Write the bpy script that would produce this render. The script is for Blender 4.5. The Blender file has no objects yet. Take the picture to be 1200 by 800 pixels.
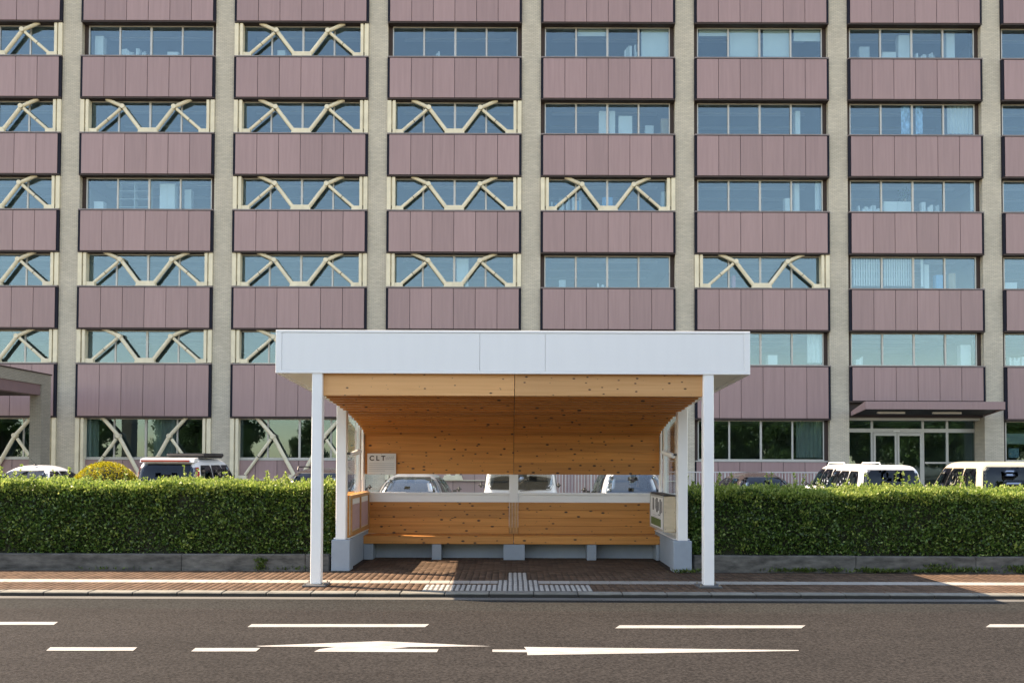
import bpy, bmesh, math, random
import numpy as np
from mathutils import Vector, Matrix

random.seed(7)
rng = np.random.default_rng(7)
scene = bpy.context.scene
col = scene.collection
rad = math.radians

# ------------------------------------------------------------------ camera
F = 1040.0          # focal length in photo pixels (photo 1200 x 800)
EYE = 1.777
PITCH = math.atan(0.026)
ROLL = rad(0.2)
SHIFT = 113.0
RM = Matrix.Rotation(math.pi / 2 + PITCH, 3, 'X') @ Matrix.Rotation(ROLL, 3, 'Z')
cd = bpy.data.cameras.new('camera')
cam = bpy.data.objects.new('camera', cd)
col.objects.link(cam)
cam.location = (0, 0, EYE)
cam.rotation_euler = RM.to_euler()
cd.sensor_width = 36.0
cd.lens = F / 1200 * 36
cd.shift_y = SHIFT / 1200
cd.clip_start = 0.1
cd.clip_end = 2000
scene.camera = cam

# ------------------------------------------------------------------ light
SUN = Vector((-0.845, 0.26, 1.0)).normalized()
world = bpy.data.worlds.new('World')
scene.world = world
world.use_nodes = True
wn = world.node_tree.nodes
sky = wn.new('ShaderNodeTexSky')
sky.sky_type = 'NISHITA'
sky.sun_disc = False
sky.sun_elevation = math.asin(SUN.z)
sky.sun_rotation = math.atan2(SUN.x, SUN.y)
sky.dust_density = 0.3
sky.ozone_density = 1.8
sky.air_density = 1.0
wn['Background'].inputs['Strength'].default_value = 0.15
world.node_tree.links.new(sky.outputs[0], wn['Background'].inputs['Color'])
sl = bpy.data.lights.new('sun', 'SUN')
sl.energy = 3.3
sl.angle = rad(0.5)
sl.color = (1.0, 0.96, 0.91)
so = bpy.data.objects.new('sun', sl)
so.rotation_euler = SUN.to_track_quat('Z', 'Y').to_euler()
so.location = (-30, 10, 40)
col.objects.link(so)
vs = scene.view_settings
vs.view_transform = 'Standard'
vs.look = 'None'
vs.gamma = 1.0
vs.use_curve_mapping = False
vs.exposure = 1.88
vs.use_white_balance = True          # camera white balance set for open shade
vs.white_balance_temperature = 9600
vs.white_balance_tint = 17
cy = scene.cycles
cy.use_denoising = True
cy.max_bounces = 8
cy.diffuse_bounces = 3
cy.glossy_bounces = 3
cy.transparent_max_bounces = 12
cy.sample_clamp_indirect = 6.0


# ------------------------------------------------------------------ pixel -> place
def ray(px, py):
    return RM @ Vector(((px - 600) / F, (400 - py + SHIFT) / F, -1))


def P(px, py, Y):
    d = ray(px, py)
    t = Y / d.y
    return Vector((d.x * t, Y, EYE + d.z * t))


def G(px, py, z=0.0):
    d = ray(px, py)
    t = (z - EYE) / d.z
    return Vector((d.x * t, d.y * t, z))


# ------------------------------------------------------------------ materials
MATS = {}


def nodes_of(name):
    m = bpy.data.materials.new(name)
    m.use_nodes = True
    nt = m.node_tree
    return m, nt, nt.nodes, nt.links, nt.nodes['Principled BSDF']


def var_color(nt, base, var, scale=(1, 1, 1), detail=4, objvar=0.0, islandvar=0.0):
    """base colour modulated by world-space noise (and per object / per island)"""
    n, l = nt.nodes, nt.links
    geo = n.new('ShaderNodeNewGeometry')
    mp = n.new('ShaderNodeVectorMath'); mp.operation = 'MULTIPLY'
    mp.inputs[1].default_value = scale
    l.new(geo.outputs['Position'], mp.inputs[0])
    no = n.new('ShaderNodeTexNoise')
    no.inputs['Scale'].default_value = 1.0
    no.inputs['Detail'].default_value = detail
    no.inputs['Roughness'].default_value = 0.62
    l.new(mp.outputs[0], no.inputs['Vector'])
    mr = n.new('ShaderNodeMapRange')
    mr.inputs['From Min'].default_value = 0.28
    mr.inputs['From Max'].default_value = 0.72
    mr.inputs['To Min'].default_value = 1 - var
    mr.inputs['To Max'].default_value = 1 + var
    l.new(no.outputs['Fac'], mr.inputs['Value'])
    out = mr.outputs['Result']
    for amount, sock in ((objvar, 'obj'), (islandvar, 'isl')):
        if amount:
            if sock == 'obj':
                oi = n.new('ShaderNodeObjectInfo'); s = oi.outputs['Random']
            else:
                s = geo.outputs['Random Per Island']
            m2 = n.new('ShaderNodeMapRange')
            m2.inputs['To Min'].default_value = 1 - amount
            m2.inputs['To Max'].default_value = 1 + amount
            l.new(s, m2.inputs['Value'])
            mu = n.new('ShaderNodeMath'); mu.operation = 'MULTIPLY'
            l.new(out, mu.inputs[0]); l.new(m2.outputs[0], mu.inputs[1])
            out = mu.outputs[0]
    vm = n.new('ShaderNodeVectorMath'); vm.operation = 'SCALE'
    vm.inputs[0].default_value = base
    l.new(out, vm.inputs['Scale'])
    return vm.outputs[0], geo, no


def add_bump(nt, b, scale, strength, dist=0.01, detail=3):
    n, l = nt.nodes, nt.links
    geo = n.new('ShaderNodeNewGeometry')
    no = n.new('ShaderNodeTexNoise')
    no.inputs['Scale'].default_value = scale
    no.inputs['Detail'].default_value = detail
    l.new(geo.outputs['Position'], no.inputs['Vector'])
    bu = n.new('ShaderNodeBump')
    bu.inputs['Strength'].default_value = strength
    bu.inputs['Distance'].default_value = dist
    l.new(no.outputs['Fac'], bu.inputs['Height'])
    l.new(bu.outputs[0], b.inputs['Normal'])


def M(name, base, rough=0.6, metal=0.0, var=0.08, scale=(3, 3, 3), objvar=0.0, islandvar=0.0,
      bump=None, spec=0.5, coat=0.0):
    if name in MATS:
        return MATS[name]
    m, nt, n, l, b = nodes_of(name)
    c, geo, no = var_color(nt, base, var, scale, 5, objvar, islandvar)
    l.new(c, b.inputs['Base Color'])
    b.inputs['Roughness'].default_value = rough
    b.inputs['Metallic'].default_value = metal
    b.inputs['Specular IOR Level'].default_value = spec
    b.inputs['Coat Weight'].default_value = coat
    b.inputs['Coat Roughness'].default_value = 0.04
    if bump:
        add_bump(nt, b, *bump)
    MATS[name] = m
    return m


def wood_material(name, light, dark, knots=True, knot=0.145):
    m, nt, n, l, b = nodes_of(name)
    geo = n.new('ShaderNodeNewGeometry')
    oi = n.new('ShaderNodeObjectInfo')
    off = n.new('ShaderNodeVectorMath'); off.operation = 'SCALE'
    off.inputs[0].default_value = (37.0, 91.0, 53.0)
    l.new(oi.outputs['Random'], off.inputs['Scale'])
    ad = n.new('ShaderNodeVectorMath'); ad.operation = 'ADD'
    l.new(geo.outputs['Position'], ad.inputs[0]); l.new(off.outputs[0], ad.inputs[1])
    sc = n.new('ShaderNodeVectorMath'); sc.operation = 'MULTIPLY'
    sc.inputs[1].default_value = (0.7, 24, 24)
    l.new(ad.outputs[0], sc.inputs[0])
    no = n.new('ShaderNodeTexNoise')
    no.inputs['Scale'].default_value = 1.3
    no.inputs['Detail'].default_value = 6
    no.inputs['Distortion'].default_value = 0.6
    l.new(sc.outputs[0], no.inputs['Vector'])
    cr = n.new('ShaderNodeValToRGB')
    cr.color_ramp.elements[0].position = 0.25
    cr.color_ramp.elements[0].color = (*dark, 1)
    cr.color_ramp.elements[1].position = 0.75
    cr.color_ramp.elements[1].color = (*light, 1)
    l.new(no.outputs['Fac'], cr.inputs['Fac'])
    mr = n.new('ShaderNodeMapRange')
    mr.inputs['To Min'].default_value = 0.84
    mr.inputs['To Max'].default_value = 1.14
    l.new(oi.outputs['Random'], mr.inputs['Value'])
    v = n.new('ShaderNodeVectorMath'); v.operation = 'SCALE'
    l.new(cr.outputs[0], v.inputs[0]); l.new(mr.outputs[0], v.inputs['Scale'])
    last = v.outputs[0]
    if knots:
        sp = n.new('ShaderNodeSeparateXYZ')
        l.new(ad.outputs[0], sp.inputs[0])
        yz = n.new('ShaderNodeMath'); yz.operation = 'ADD'
        l.new(sp.outputs['Y'], yz.inputs[0]); l.new(sp.outputs['Z'], yz.inputs[1])
        cb = n.new('ShaderNodeCombineXYZ')
        l.new(sp.outputs['X'], cb.inputs['X']); l.new(yz.outputs[0], cb.inputs['Y'])
        s2 = n.new('ShaderNodeVectorMath'); s2.operation = 'MULTIPLY'
        s2.inputs[1].default_value = (4.4, 8.5, 1)
        l.new(cb.outputs[0], s2.inputs[0])
        vo = n.new('ShaderNodeTexVoronoi'); vo.voronoi_dimensions = '2D'
        vo.inputs['Scale'].default_value = 1.0
        l.new(s2.outputs[0], vo.inputs['Vector'])
        sepc = n.new('ShaderNodeSeparateColor')
        l.new(vo.outputs['Color'], sepc.inputs[0])
        th = n.new('ShaderNodeMapRange')      # knot size per cell, none in half of the cells
        th.inputs['From Min'].default_value = 0.2
        th.inputs['From Max'].default_value = 1.0
        th.inputs['To Min'].default_value = 0.0
        th.inputs['To Max'].default_value = knot
        l.new(sepc.outputs[0], th.inputs['Value'])
        df = n.new('ShaderNodeMath'); df.operation = 'SUBTRACT'
        l.new(th.outputs[0], df.inputs[0]); l.new(vo.outputs['Distance'], df.inputs[1])
        st = n.new('ShaderNodeMapRange')
        st.inputs['From Min'].default_value = -0.02
        st.inputs['From Max'].default_value = 0.03
        l.new(df.outputs[0], st.inputs['Value'])
        mx = n.new('ShaderNodeMix'); mx.data_type = 'RGBA'
        l.new(st.outputs[0], mx.inputs['Factor'])
        l.new(last, mx.inputs['A'])
        mx.inputs['B'].default_value = (0.045, 0.016, 0.006, 1)
        last = mx.outputs['Result']
    l.new(last, b.inputs['Base Color'])
    b.inputs['Roughness'].default_value = 0.52
    bu = n.new('ShaderNodeBump'); bu.inputs['Strength'].default_value = 0.12
    bu.inputs['Distance'].default_value = 0.004
    l.new(no.outputs['Fac'], bu.inputs['Height']); l.new(bu.outputs[0], b.inputs['Normal'])
    MATS[name] = m
    return m


def brick_material(name, c1, c2, mortar, bw=0.2, rh=0.062):
    m, nt, n, l, b = nodes_of(name)
    geo = n.new('ShaderNodeNewGeometry')
    sp = n.new('ShaderNodeSeparateXYZ'); l.new(geo.outputs['Position'], sp.inputs[0])
    ad = n.new('ShaderNodeMath'); ad.operation = 'ADD'
    l.new(sp.outputs['X'], ad.inputs[0]); l.new(sp.outputs['Y'], ad.inputs[1])
    cb = n.new('ShaderNodeCombineXYZ')
    l.new(ad.outputs[0], cb.inputs['X']); l.new(sp.outputs['Z'], cb.inputs['Y'])
    br = n.new('ShaderNodeTexBrick')
    br.inputs['Scale'].default_value = 1.0
    br.inputs['Brick Width'].default_value = bw
    br.inputs['Row Height'].default_value = rh
    br.inputs['Mortar Size'].default_value = 0.007
    br.inputs['Color1'].default_value = (*c1, 1)
    br.inputs['Color2'].default_value = (*c2, 1)
    br.inputs['Mortar'].default_value = (*mortar, 1)
    l.new(cb.outputs[0], br.inputs['Vector'])
    no = n.new('ShaderNodeTexNoise'); no.inputs['Scale'].default_value = 0.9
    no.inputs['Detail'].default_value = 6
    l.new(geo.outputs['Position'], no.inputs['Vector'])
    mr = n.new('ShaderNodeMapRange'); mr.inputs['To Min'].default_value = 0.8
    mr.inputs['To Max'].default_value = 1.2
    l.new(no.outputs['Fac'], mr.inputs['Value'])
    v = n.new('ShaderNodeVectorMath'); v.operation = 'SCALE'
    l.new(br.outputs['Color'], v.inputs[0]); l.new(mr.outputs[0], v.inputs['Scale'])
    l.new(v.outputs[0], b.inputs['Base Color'])
    b.inputs['Roughness'].default_value = 0.7
    bu = n.new('ShaderNodeBump'); bu.inputs['Strength'].default_value = 0.6
    bu.inputs['Distance'].default_value = 0.01; bu.invert = True
    l.new(br.outputs['Fac'], bu.inputs['Height']); l.new(bu.outputs[0], b.inputs['Normal'])
    MATS[name] = m
    return m


def glass_material(name, tint, refl, base_reflect=0.1, rough=0.02, wave=0.0):
    m, nt, n, l, b = nodes_of(name)
    n.remove(b)
    tr = n.new('ShaderNodeBsdfTransparent'); tr.inputs['Color'].default_value = (*tint, 1)
    gl = n.new('ShaderNodeBsdfGlossy'); gl.inputs['Color'].default_value = (*refl, 1)
    gl.inputs['Roughness'].default_value = rough
    fr = n.new('ShaderNodeFresnel')
    gb = n.new('ShaderNodeNewGeometry')          # same reflectance from both sides of a thin pane
    ir = n.new('ShaderNodeMath'); ir.operation = 'MULTIPLY_ADD'
    ir.inputs[1].default_value = 1 / 1.5 - 1.5; ir.inputs[2].default_value = 1.5
    l.new(gb.outputs['Backfacing'], ir.inputs[0]); l.new(ir.outputs[0], fr.inputs['IOR'])
    ad = n.new('ShaderNodeMath'); ad.operation = 'ADD'; ad.use_clamp = True
    ad.inputs[1].default_value = base_reflect
    l.new(fr.outputs[0], ad.inputs[0])
    mx = n.new('ShaderNodeMixShader')
    l.new(ad.outputs[0], mx.inputs[0]); l.new(tr.outputs[0], mx.inputs[1]); l.new(gl.outputs[0], mx.inputs[2])
    l.new(mx.outputs[0], n['Material Output'].inputs['Surface'])
    if wave:
        geo = n.new('ShaderNodeNewGeometry')
        oi = n.new('ShaderNodeObjectInfo')
        a = n.new('ShaderNodeVectorMath'); a.operation = 'ADD'
        l.new(geo.outputs['Position'], a.inputs[0]); l.new(oi.outputs['Random'], a.inputs[1])
        no = n.new('ShaderNodeTexNoise'); no.inputs['Scale'].default_value = 0.8
        no.inputs['Detail'].default_value = 1
        l.new(a.outputs[0], no.inputs['Vector'])
        bu = n.new('ShaderNodeBump'); bu.inputs['Strength'].default_value = 1.0
        bu.inputs['Distance'].default_value = wave
        l.new(no.outputs['Fac'], bu.inputs['Height']); l.new(bu.outputs[0], gl.inputs['Normal'])
    MATS[name] = m
    return m


def leaf_material(name, stops, trans=0.35, rough=0.42):
    m, nt, n, l, b = nodes_of(name)
    geo = n.new('ShaderNodeNewGeometry')
    cr = n.new('ShaderNodeValToRGB')
    els = cr.color_ramp.elements
    els[0].position = stops[0][0]; els[0].color = (*stops[0][1], 1)
    els[1].position = stops[-1][0]; els[1].color = (*stops[-1][1], 1)
    for p, c in stops[1:-1]:
        e = els.new(p); e.color = (*c, 1)
    l.new(geo.outputs['Random Per Island'], cr.inputs['Fac'])
    l.new(cr.outputs[0], b.inputs['Base Color'])
    b.inputs['Roughness'].default_value = rough
    t = n.new('ShaderNodeBsdfTranslucent'); l.new(cr.outputs[0], t.inputs['Color'])
    mx = n.new('ShaderNodeMixShader'); mx.inputs[0].default_value = trans
    l.new(b.outputs[0], mx.inputs[1]); l.new(t.outputs[0], mx.inputs[2])
    l.new(mx.outputs[0], n['Material Output'].inputs['Surface'])
    MATS[name] = m
    return m


def asphalt_material(name, ca, cb_, split_y=None):
    m, nt, n, l, b = nodes_of(name)
    geo = n.new('ShaderNodeNewGeometry')
    fine = n.new('ShaderNodeTexNoise'); fine.inputs['Scale'].default_value = 38
    fine.inputs['Detail'].default_value = 2
    l.new(geo.outputs['Position'], fine.inputs['Vector'])
    big = n.new('ShaderNodeTexNoise'); big.inputs['Scale'].default_value = 0.6
    big.inputs['Detail'].default_value = 6
    l.new(geo.outputs['Position'], big.inputs['Vector'])
    # tyre-worn bands run along X: stretched noise
    st = n.new('ShaderNodeVectorMath'); st.operation = 'MULTIPLY'
    st.inputs[1].default_value = (0.12, 2.2, 1)
    l.new(geo.outputs['Position'], st.inputs[0])
    band = n.new('ShaderNodeTexNoise'); band.inputs['Scale'].default_value = 1.0
    band.inputs['Detail'].default_value = 4
    l.new(st.outputs[0], band.inputs['Vector'])
    sp = n.new('ShaderNodeSeparateXYZ'); l.new(geo.outputs['Position'], sp.inputs[0])
    if split_y:
        jit = n.new('ShaderNodeMath'); jit.operation = 'MULTIPLY_ADD'
        jit.inputs[1].default_value = 0.9; l.new(band.outputs['Fac'], jit.inputs[0])
        l.new(sp.outputs['Y'], jit.inputs[2])
        mr = n.new('ShaderNodeMapRange')
        mr.inputs['From Min'].default_value = split_y - 0.15 + 0.45
        mr.inputs['From Max'].default_value = split_y + 0.15 + 0.45
        l.new(jit.outputs[0], mr.inputs['Value'])
        fac = mr.outputs[0]
    else:
        fac = big.outputs['Fac']
    mx = n.new('ShaderNodeMix'); mx.data_type = 'RGBA'
    l.new(fac, mx.inputs['Factor'])
    mx.inputs['A'].default_value = (*ca, 1); mx.inputs['B'].default_value = (*cb_, 1)
    f1 = n.new('ShaderNodeMapRange'); f1.inputs['From Min'].default_value = 0.3
    f1.inputs['From Max'].default_value = 0.7
    f1.inputs['To Min'].default_value = 0.45; f1.inputs['To Max'].default_value = 1.65
    l.new(fine.outputs['Fac'], f1.inputs['Value'])
    f2 = n.new('ShaderNodeMapRange'); f2.inputs['To Min'].default_value = 0.72; f2.inputs['To Max'].default_value = 1.25
    l.new(big.outputs['Fac'], f2.inputs['Value'])
    f3 = n.new('ShaderNodeMapRange'); f3.inputs['To Min'].default_value = 0.78; f3.inputs['To Max'].default_value = 1.2
    l.new(band.outputs['Fac'], f3.inputs['Value'])
    a = n.new('ShaderNodeMath'); a.operation = 'MULTIPLY'
    l.new(f1.outputs[0], a.inputs[0]); l.new(f2.outputs[0], a.inputs[1])
    a2 = n.new('ShaderNodeMath'); a2.operation = 'MULTIPLY'
    l.new(a.outputs[0], a2.inputs[0]); l.new(f3.outputs[0], a2.inputs[1])
    v = n.new('ShaderNodeVectorMath'); v.operation = 'SCALE'
    l.new(mx.outputs['Result'], v.inputs[0]); l.new(a2.outputs[0], v.inputs['Scale'])
    l.new(v.outputs[0], b.inputs['Base Color'])
    b.inputs['Roughness'].default_value = 0.9
    b.inputs['Specular IOR Level'].default_value = 0.12
    bu = n.new('ShaderNodeBump'); bu.inputs['Strength'].default_value = 0.5
    bu.inputs['Distance'].default_value = 0.006
    l.new(fine.outputs['Fac'], bu.inputs['Height']); l.new(bu.outputs[0], b.inputs['Normal'])
    MATS[name] = m
    return m


asphalt = asphalt_material('asphalt', (0.0232, 0.0214, 0.0203), (0.0222, 0.0226, 0.0214), 11.0)
lot_asphalt = asphalt_material('lot_asphalt', (0.055, 0.054, 0.052), (0.075, 0.073, 0.07))
ground_m = M('ground_soil', (0.13, 0.12, 0.09), 0.9, var=0.3, scale=(0.5, 0.5, 0.5))
soil_m = M('bed_soil', (0.05, 0.038, 0.026), 0.95, var=0.3, scale=(9, 9, 9))
concrete_gutter = M('gutter_concrete', (0.10, 0.098, 0.09), 0.85, var=0.22, scale=(2, 7, 7))
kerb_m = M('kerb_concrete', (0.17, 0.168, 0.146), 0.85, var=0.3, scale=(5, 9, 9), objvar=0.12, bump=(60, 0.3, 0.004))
old_concrete = M('weathered_concrete', (0.10, 0.098, 0.09), 0.9, var=0.72, scale=(3.0, 5, 9), objvar=0.1, bump=(35, 0.5, 0.006))
grey_paint = M('blue_grey_concrete', (0.27, 0.33, 0.39), 0.7, var=0.08, scale=(3, 3, 3), bump=(40, 0.15, 0.003))
def darken_kerb_foot(m):  # kerb colour goes near-black towards the bottom, edge broken by noise
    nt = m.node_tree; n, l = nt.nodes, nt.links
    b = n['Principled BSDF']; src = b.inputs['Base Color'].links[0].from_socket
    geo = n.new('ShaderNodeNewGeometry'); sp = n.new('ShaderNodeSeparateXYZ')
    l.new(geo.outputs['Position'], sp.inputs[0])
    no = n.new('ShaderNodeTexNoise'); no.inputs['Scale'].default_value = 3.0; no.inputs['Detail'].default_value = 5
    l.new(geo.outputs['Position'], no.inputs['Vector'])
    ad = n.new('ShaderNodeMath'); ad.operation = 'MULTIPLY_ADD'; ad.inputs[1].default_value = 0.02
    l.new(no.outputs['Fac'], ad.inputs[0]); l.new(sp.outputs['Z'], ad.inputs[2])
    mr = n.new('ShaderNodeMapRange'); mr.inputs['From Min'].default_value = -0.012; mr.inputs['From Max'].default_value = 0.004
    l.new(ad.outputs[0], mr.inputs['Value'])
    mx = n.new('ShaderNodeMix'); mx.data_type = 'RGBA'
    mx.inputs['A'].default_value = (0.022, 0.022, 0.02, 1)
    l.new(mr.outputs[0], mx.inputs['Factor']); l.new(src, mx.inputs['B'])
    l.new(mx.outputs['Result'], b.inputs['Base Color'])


darken_kerb_foot(kerb_m)
road_paint = M('road_paint', (0.30, 0.297, 0.283), 0.7, var=0.22, scale=(5, 9, 9), bump=(90, 0.2, 0.003))
mortar_m = M('paving_sand', (0.06, 0.044, 0.034), 0.95, var=0.2, scale=(4, 4, 4))
paver_m = M('clay_paver', (0.105, 0.068, 0.048), 0.85, spec=0.15, var=0.14, scale=(2, 2, 2), islandvar=0.24, bump=(50, 0.25, 0.003))
strip_m = M('white_paver', (0.32, 0.305, 0.275), 0.8, var=0.1, scale=(8, 8, 8), objvar=0.1)
tactile_m = M('tactile_paver', (0.36, 0.354, 0.33), 0.8, var=0.12, scale=(8, 8, 8), objvar=0.08)
tactile_base = M('tactile_groove', (0.10, 0.097, 0.09), 0.9, var=0.2, scale=(8, 8, 8))
white_paint = M('white_steel', (0.85, 0.855, 0.845), 0.38, var=0.035, scale=(1.5, 1.5, 1.5))
white_panel = M('white_fascia_panel', (0.84, 0.845, 0.835), 0.45, var=0.016, scale=(7, 7, 0.8), objvar=0.012)
soffit_m = M('soffit_cream', (0.78, 0.76, 0.70), 0.6, var=0.03)
plate_m = M('dark_base_plate', (0.09, 0.095, 0.10), 0.5, var=0.15)
wood_m = wood_material('cedar_board', (0.68, 0.29, 0.078), (0.49, 0.185, 0.042))
wood_beam = wood_material('cedar_beam', (0.78, 0.41, 0.18), (0.66, 0.32, 0.12), True, 0.095)
wood_frame = wood_material('cedar_trim', (0.52, 0.27, 0.10), (0.40, 0.18, 0.06), knots=False)
brick_m = brick_material('facade_brick', (0.57, 0.515, 0.415), (0.475, 0.43, 0.35), (0.32, 0.295, 0.25))
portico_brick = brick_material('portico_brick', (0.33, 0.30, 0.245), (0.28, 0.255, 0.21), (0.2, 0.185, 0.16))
panel_m = M('mauve_panel', (0.305, 0.196, 0.197), 0.42, var=0.085, scale=(8, 8, 0.45), objvar=0.075)
dark_trim = M('dark_trim', (0.010, 0.011, 0.02), 0.75, var=0.1, spec=0.2)
brown_metal = M('brown_metal', (0.045, 0.030, 0.027), 0.6, var=0.1, spec=0.3)
cap_m = M('sill_cap', (0.20, 0.165, 0.165), 0.45, var=0.05)
alu_m = M('window_aluminium', (0.42, 0.42, 0.40), 0.4, metal=0.3, var=0.05)
cream_steel = M('cream_steel', (0.68, 0.615, 0.46), 0.55, var=0.12, scale=(2, 2, 2), objvar=0.03)
bolt_m = M('bolt_steel', (0.25, 0.22, 0.18), 0.5, metal=0.5, var=0.1)
inner_wall = M('office_wall', (0.45, 0.46, 0.45), 0.8, var=0.06, scale=(0.4, 0.4, 0.4))
slab_m = M('office_ceiling', (0.55, 0.55, 0.53), 0.8, var=0.1, scale=(0.6, 0.25, 1))
win_glass = glass_material('window_glass', (0.80, 0.89, 0.91), (0.64, 0.88, 0.99), 0.06, 0.01, 0.004)
low_glass = glass_material('entrance_glass', (0.6, 0.68, 0.66), (0.52, 0.78, 0.95), 0.05, 0.01, 0.003)
clear_glass = glass_material('shelter_glass', (0.97, 0.985, 0.98), (0.9, 0.97, 1.0), 0.0, 0.0)
car_glass = glass_material('car_glass', (0.16, 0.19, 0.22), (0.7, 0.8, 0.9), 0.0, 0.0)
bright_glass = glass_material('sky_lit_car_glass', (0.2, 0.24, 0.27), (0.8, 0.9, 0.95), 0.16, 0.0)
hedge_leaf = leaf_material('hedge_leaf', [(0.0, (0.018, 0.055, 0.011)), (0.40, (0.058, 0.130, 0.024)),
                                          (0.82, (0.11, 0.21, 0.042)), (1.0, (0.30, 0.40, 0.12))], 0.3, 0.3)
shoot_leaf = leaf_material('new_shoot_leaf', [(0.0, (0.15, 0.25, 0.045)), (0.6, (0.29, 0.39, 0.085)),
                                              (1.0, (0.48, 0.54, 0.18))], 0.45)
gold_leaf = leaf_material('golden_leaf', [(0.0, (0.16, 0.15, 0.015)), (0.55, (0.42, 0.36, 0.02)),
                                          (1.0, (0.60, 0.52, 0.05))], 0.4)
tree_leaf = leaf_material('tree_leaf', [(0.0, (0.04, 0.08, 0.02)), (0.6, (0.09, 0.16, 0.035)),
                                        (1.0, (0.16, 0.25, 0.06))], 0.3)
weed_leaf = leaf_material('weed_leaf', [(0.0, (0.04, 0.08, 0.015)), (1.0, (0.12, 0.18, 0.04))], 0.3)
bark_m = M('bark', (0.09, 0.065, 0.045), 0.9, var=0.3, scale=(8, 8, 2))
hedge_core = M('hedge_twigs', (0.022, 0.026, 0.012), 0.95, var=0.4, scale=(14, 14, 14))
black_m = M('black_plastic', (0.02, 0.02, 0.022), 0.5, var=0.1)
tyre_m = M('tyre_rubber', (0.018, 0.018, 0.018), 0.8, var=0.1)
rim_m = M('wheel_alloy', (0.5, 0.5, 0.5), 0.35, metal=0.8, var=0.05)
red_lamp = M('red_lamp', (0.42, 0.012, 0.02), 0.15, var=0.05, coat=0.6)
plate_white = M('number_plate', (0.7, 0.7, 0.68), 0.5, var=0.04)
white_car = M('white_car_paint', (0.76, 0.77, 0.77), 0.3, var=0.015, coat=0.7)
cream_car = M('cream_car_paint', (0.58, 0.52, 0.385), 0.3, var=0.015, coat=0.7)
silver_car = M('silver_car_paint', (0.30, 0.33, 0.36), 0.3, metal=0.4, var=0.02, coat=0.6)
dark_car = M('brown_black_car_paint', (0.035, 0.026, 0.024), 0.25, var=0.02, coat=0.8)
pale_car = M('pale_silver_car_paint', (0.55, 0.60, 0.64), 0.3, metal=0.15, var=0.02, coat=0.7)
paper_m = M('white_paper', (0.74, 0.75, 0.75), 0.7, var=0.04, scale=(3, 3, 3))
ink_m = M('black_ink', (0.02, 0.02, 0.022), 0.6, var=0.05)
grey_ink = M('grey_ink', (0.42, 0.44, 0.46), 0.6, var=0.05)
ply_m = M('pale_plywood', (0.58, 0.47, 0.33), 0.7, var=0.16, scale=(5, 5, 9))
notice_m = M('rose_notice_sheet', (0.46, 0.31, 0.33), 0.5, var=0.1, scale=(4, 4, 9))
green_print = M('green_print', (0.10, 0.16, 0.05), 0.6, var=0.3, scale=(20, 20, 20))
fluor_m = M('lamp_tube_cover', (0.72, 0.70, 0.66), 0.4, var=0.02)
rail_m = M('white_railing', (0.48, 0.47, 0.47), 0.5, var=0.05)
cab_m = M('white_cabinet', (0.72, 0.73, 0.72), 0.5, var=0.04)
grey_cab = M('grey_cabinet', (0.48, 0.50, 0.50), 0.5, var=0.06)
card_m = M('cardboard', (0.42, 0.30, 0.19), 0.8, var=0.1)
blue_m = M('blue_plastic', (0.10, 0.36, 0.62), 0.5, var=0.06)
pink_m = M('pink_cloth', (0.65, 0.25, 0.33), 0.7, var=0.06)
blind_m = M('blind_fabric', (0.66, 0.67, 0.65), 0.8, var=0.04, scale=(3, 3, 3))
curtain_blue = M('blue_patterned_curtain', (0.30, 0.50, 0.68), 0.85, var=0.65, scale=(14, 3, 5))
curtain_white = M('pale_curtain', (0.60, 0.62, 0.62), 0.85, var=0.05)

# ------------------------------------------------------------------ mesh helpers
WL = {}          # world location of every object we make


def link(name, me, mat, parent=None, loc=(0, 0, 0), rot=None):
    o = bpy.data.objects.new(name, me)
    if me is not None and mat is not None and not me.materials:
        me.materials.append(mat)
    col.objects.link(o)
    loc = Vector(loc)
    WL[o.name] = loc
    if parent is not None:
        o.parent = parent
        o.location = loc - WL[parent.name]
    else:
        o.location = loc
    if rot is not None:
        o.rotation_euler = rot
    return o


def tag(o, label=None, cat=None, group=None, kind=None):
    if label: o['label'] = label
    if cat: o['category'] = cat
    if group: o['group'] = group
    if kind: o['kind'] = kind
    return o


def thing(name, loc, label, cat, group=None):
    return tag(link(name, None, None, None, loc), label, cat, group)


BOXES = {}


def box_mesh(dx, dy, dz, bev, mat):
    key = (round(dx, 3), round(dy, 3), round(dz, 3), round(bev, 4), mat.name)
    if key in BOXES:
        return BOXES[key]
    bm = bmesh.new()
    bmesh.ops.create_cube(bm, size=1.0)
    for v in bm.verts:
        v.co = (v.co.x * dx, v.co.y * dy, (v.co.z + 0.5) * dz)
    if bev:
        bmesh.ops.bevel(bm, geom=bm.edges[:], offset=min(bev, dx * .4, dy * .4, dz * .4), segments=1, affect='EDGES')
    me = bpy.data.meshes.new('box')
    bm.to_mesh(me); bm.free()
    me.materials.append(mat)
    BOXES[key] = me
    return me


def box(name, b, mat, parent=None, bev=0.0):
    x0, x1, y0, y1, z0, z1 = b
    return link(name, box_mesh(x1 - x0, y1 - y0, z1 - z0, bev, mat), mat, parent,
                ((x0 + x1) / 2, (y0 + y1) / 2, z0))


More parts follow.
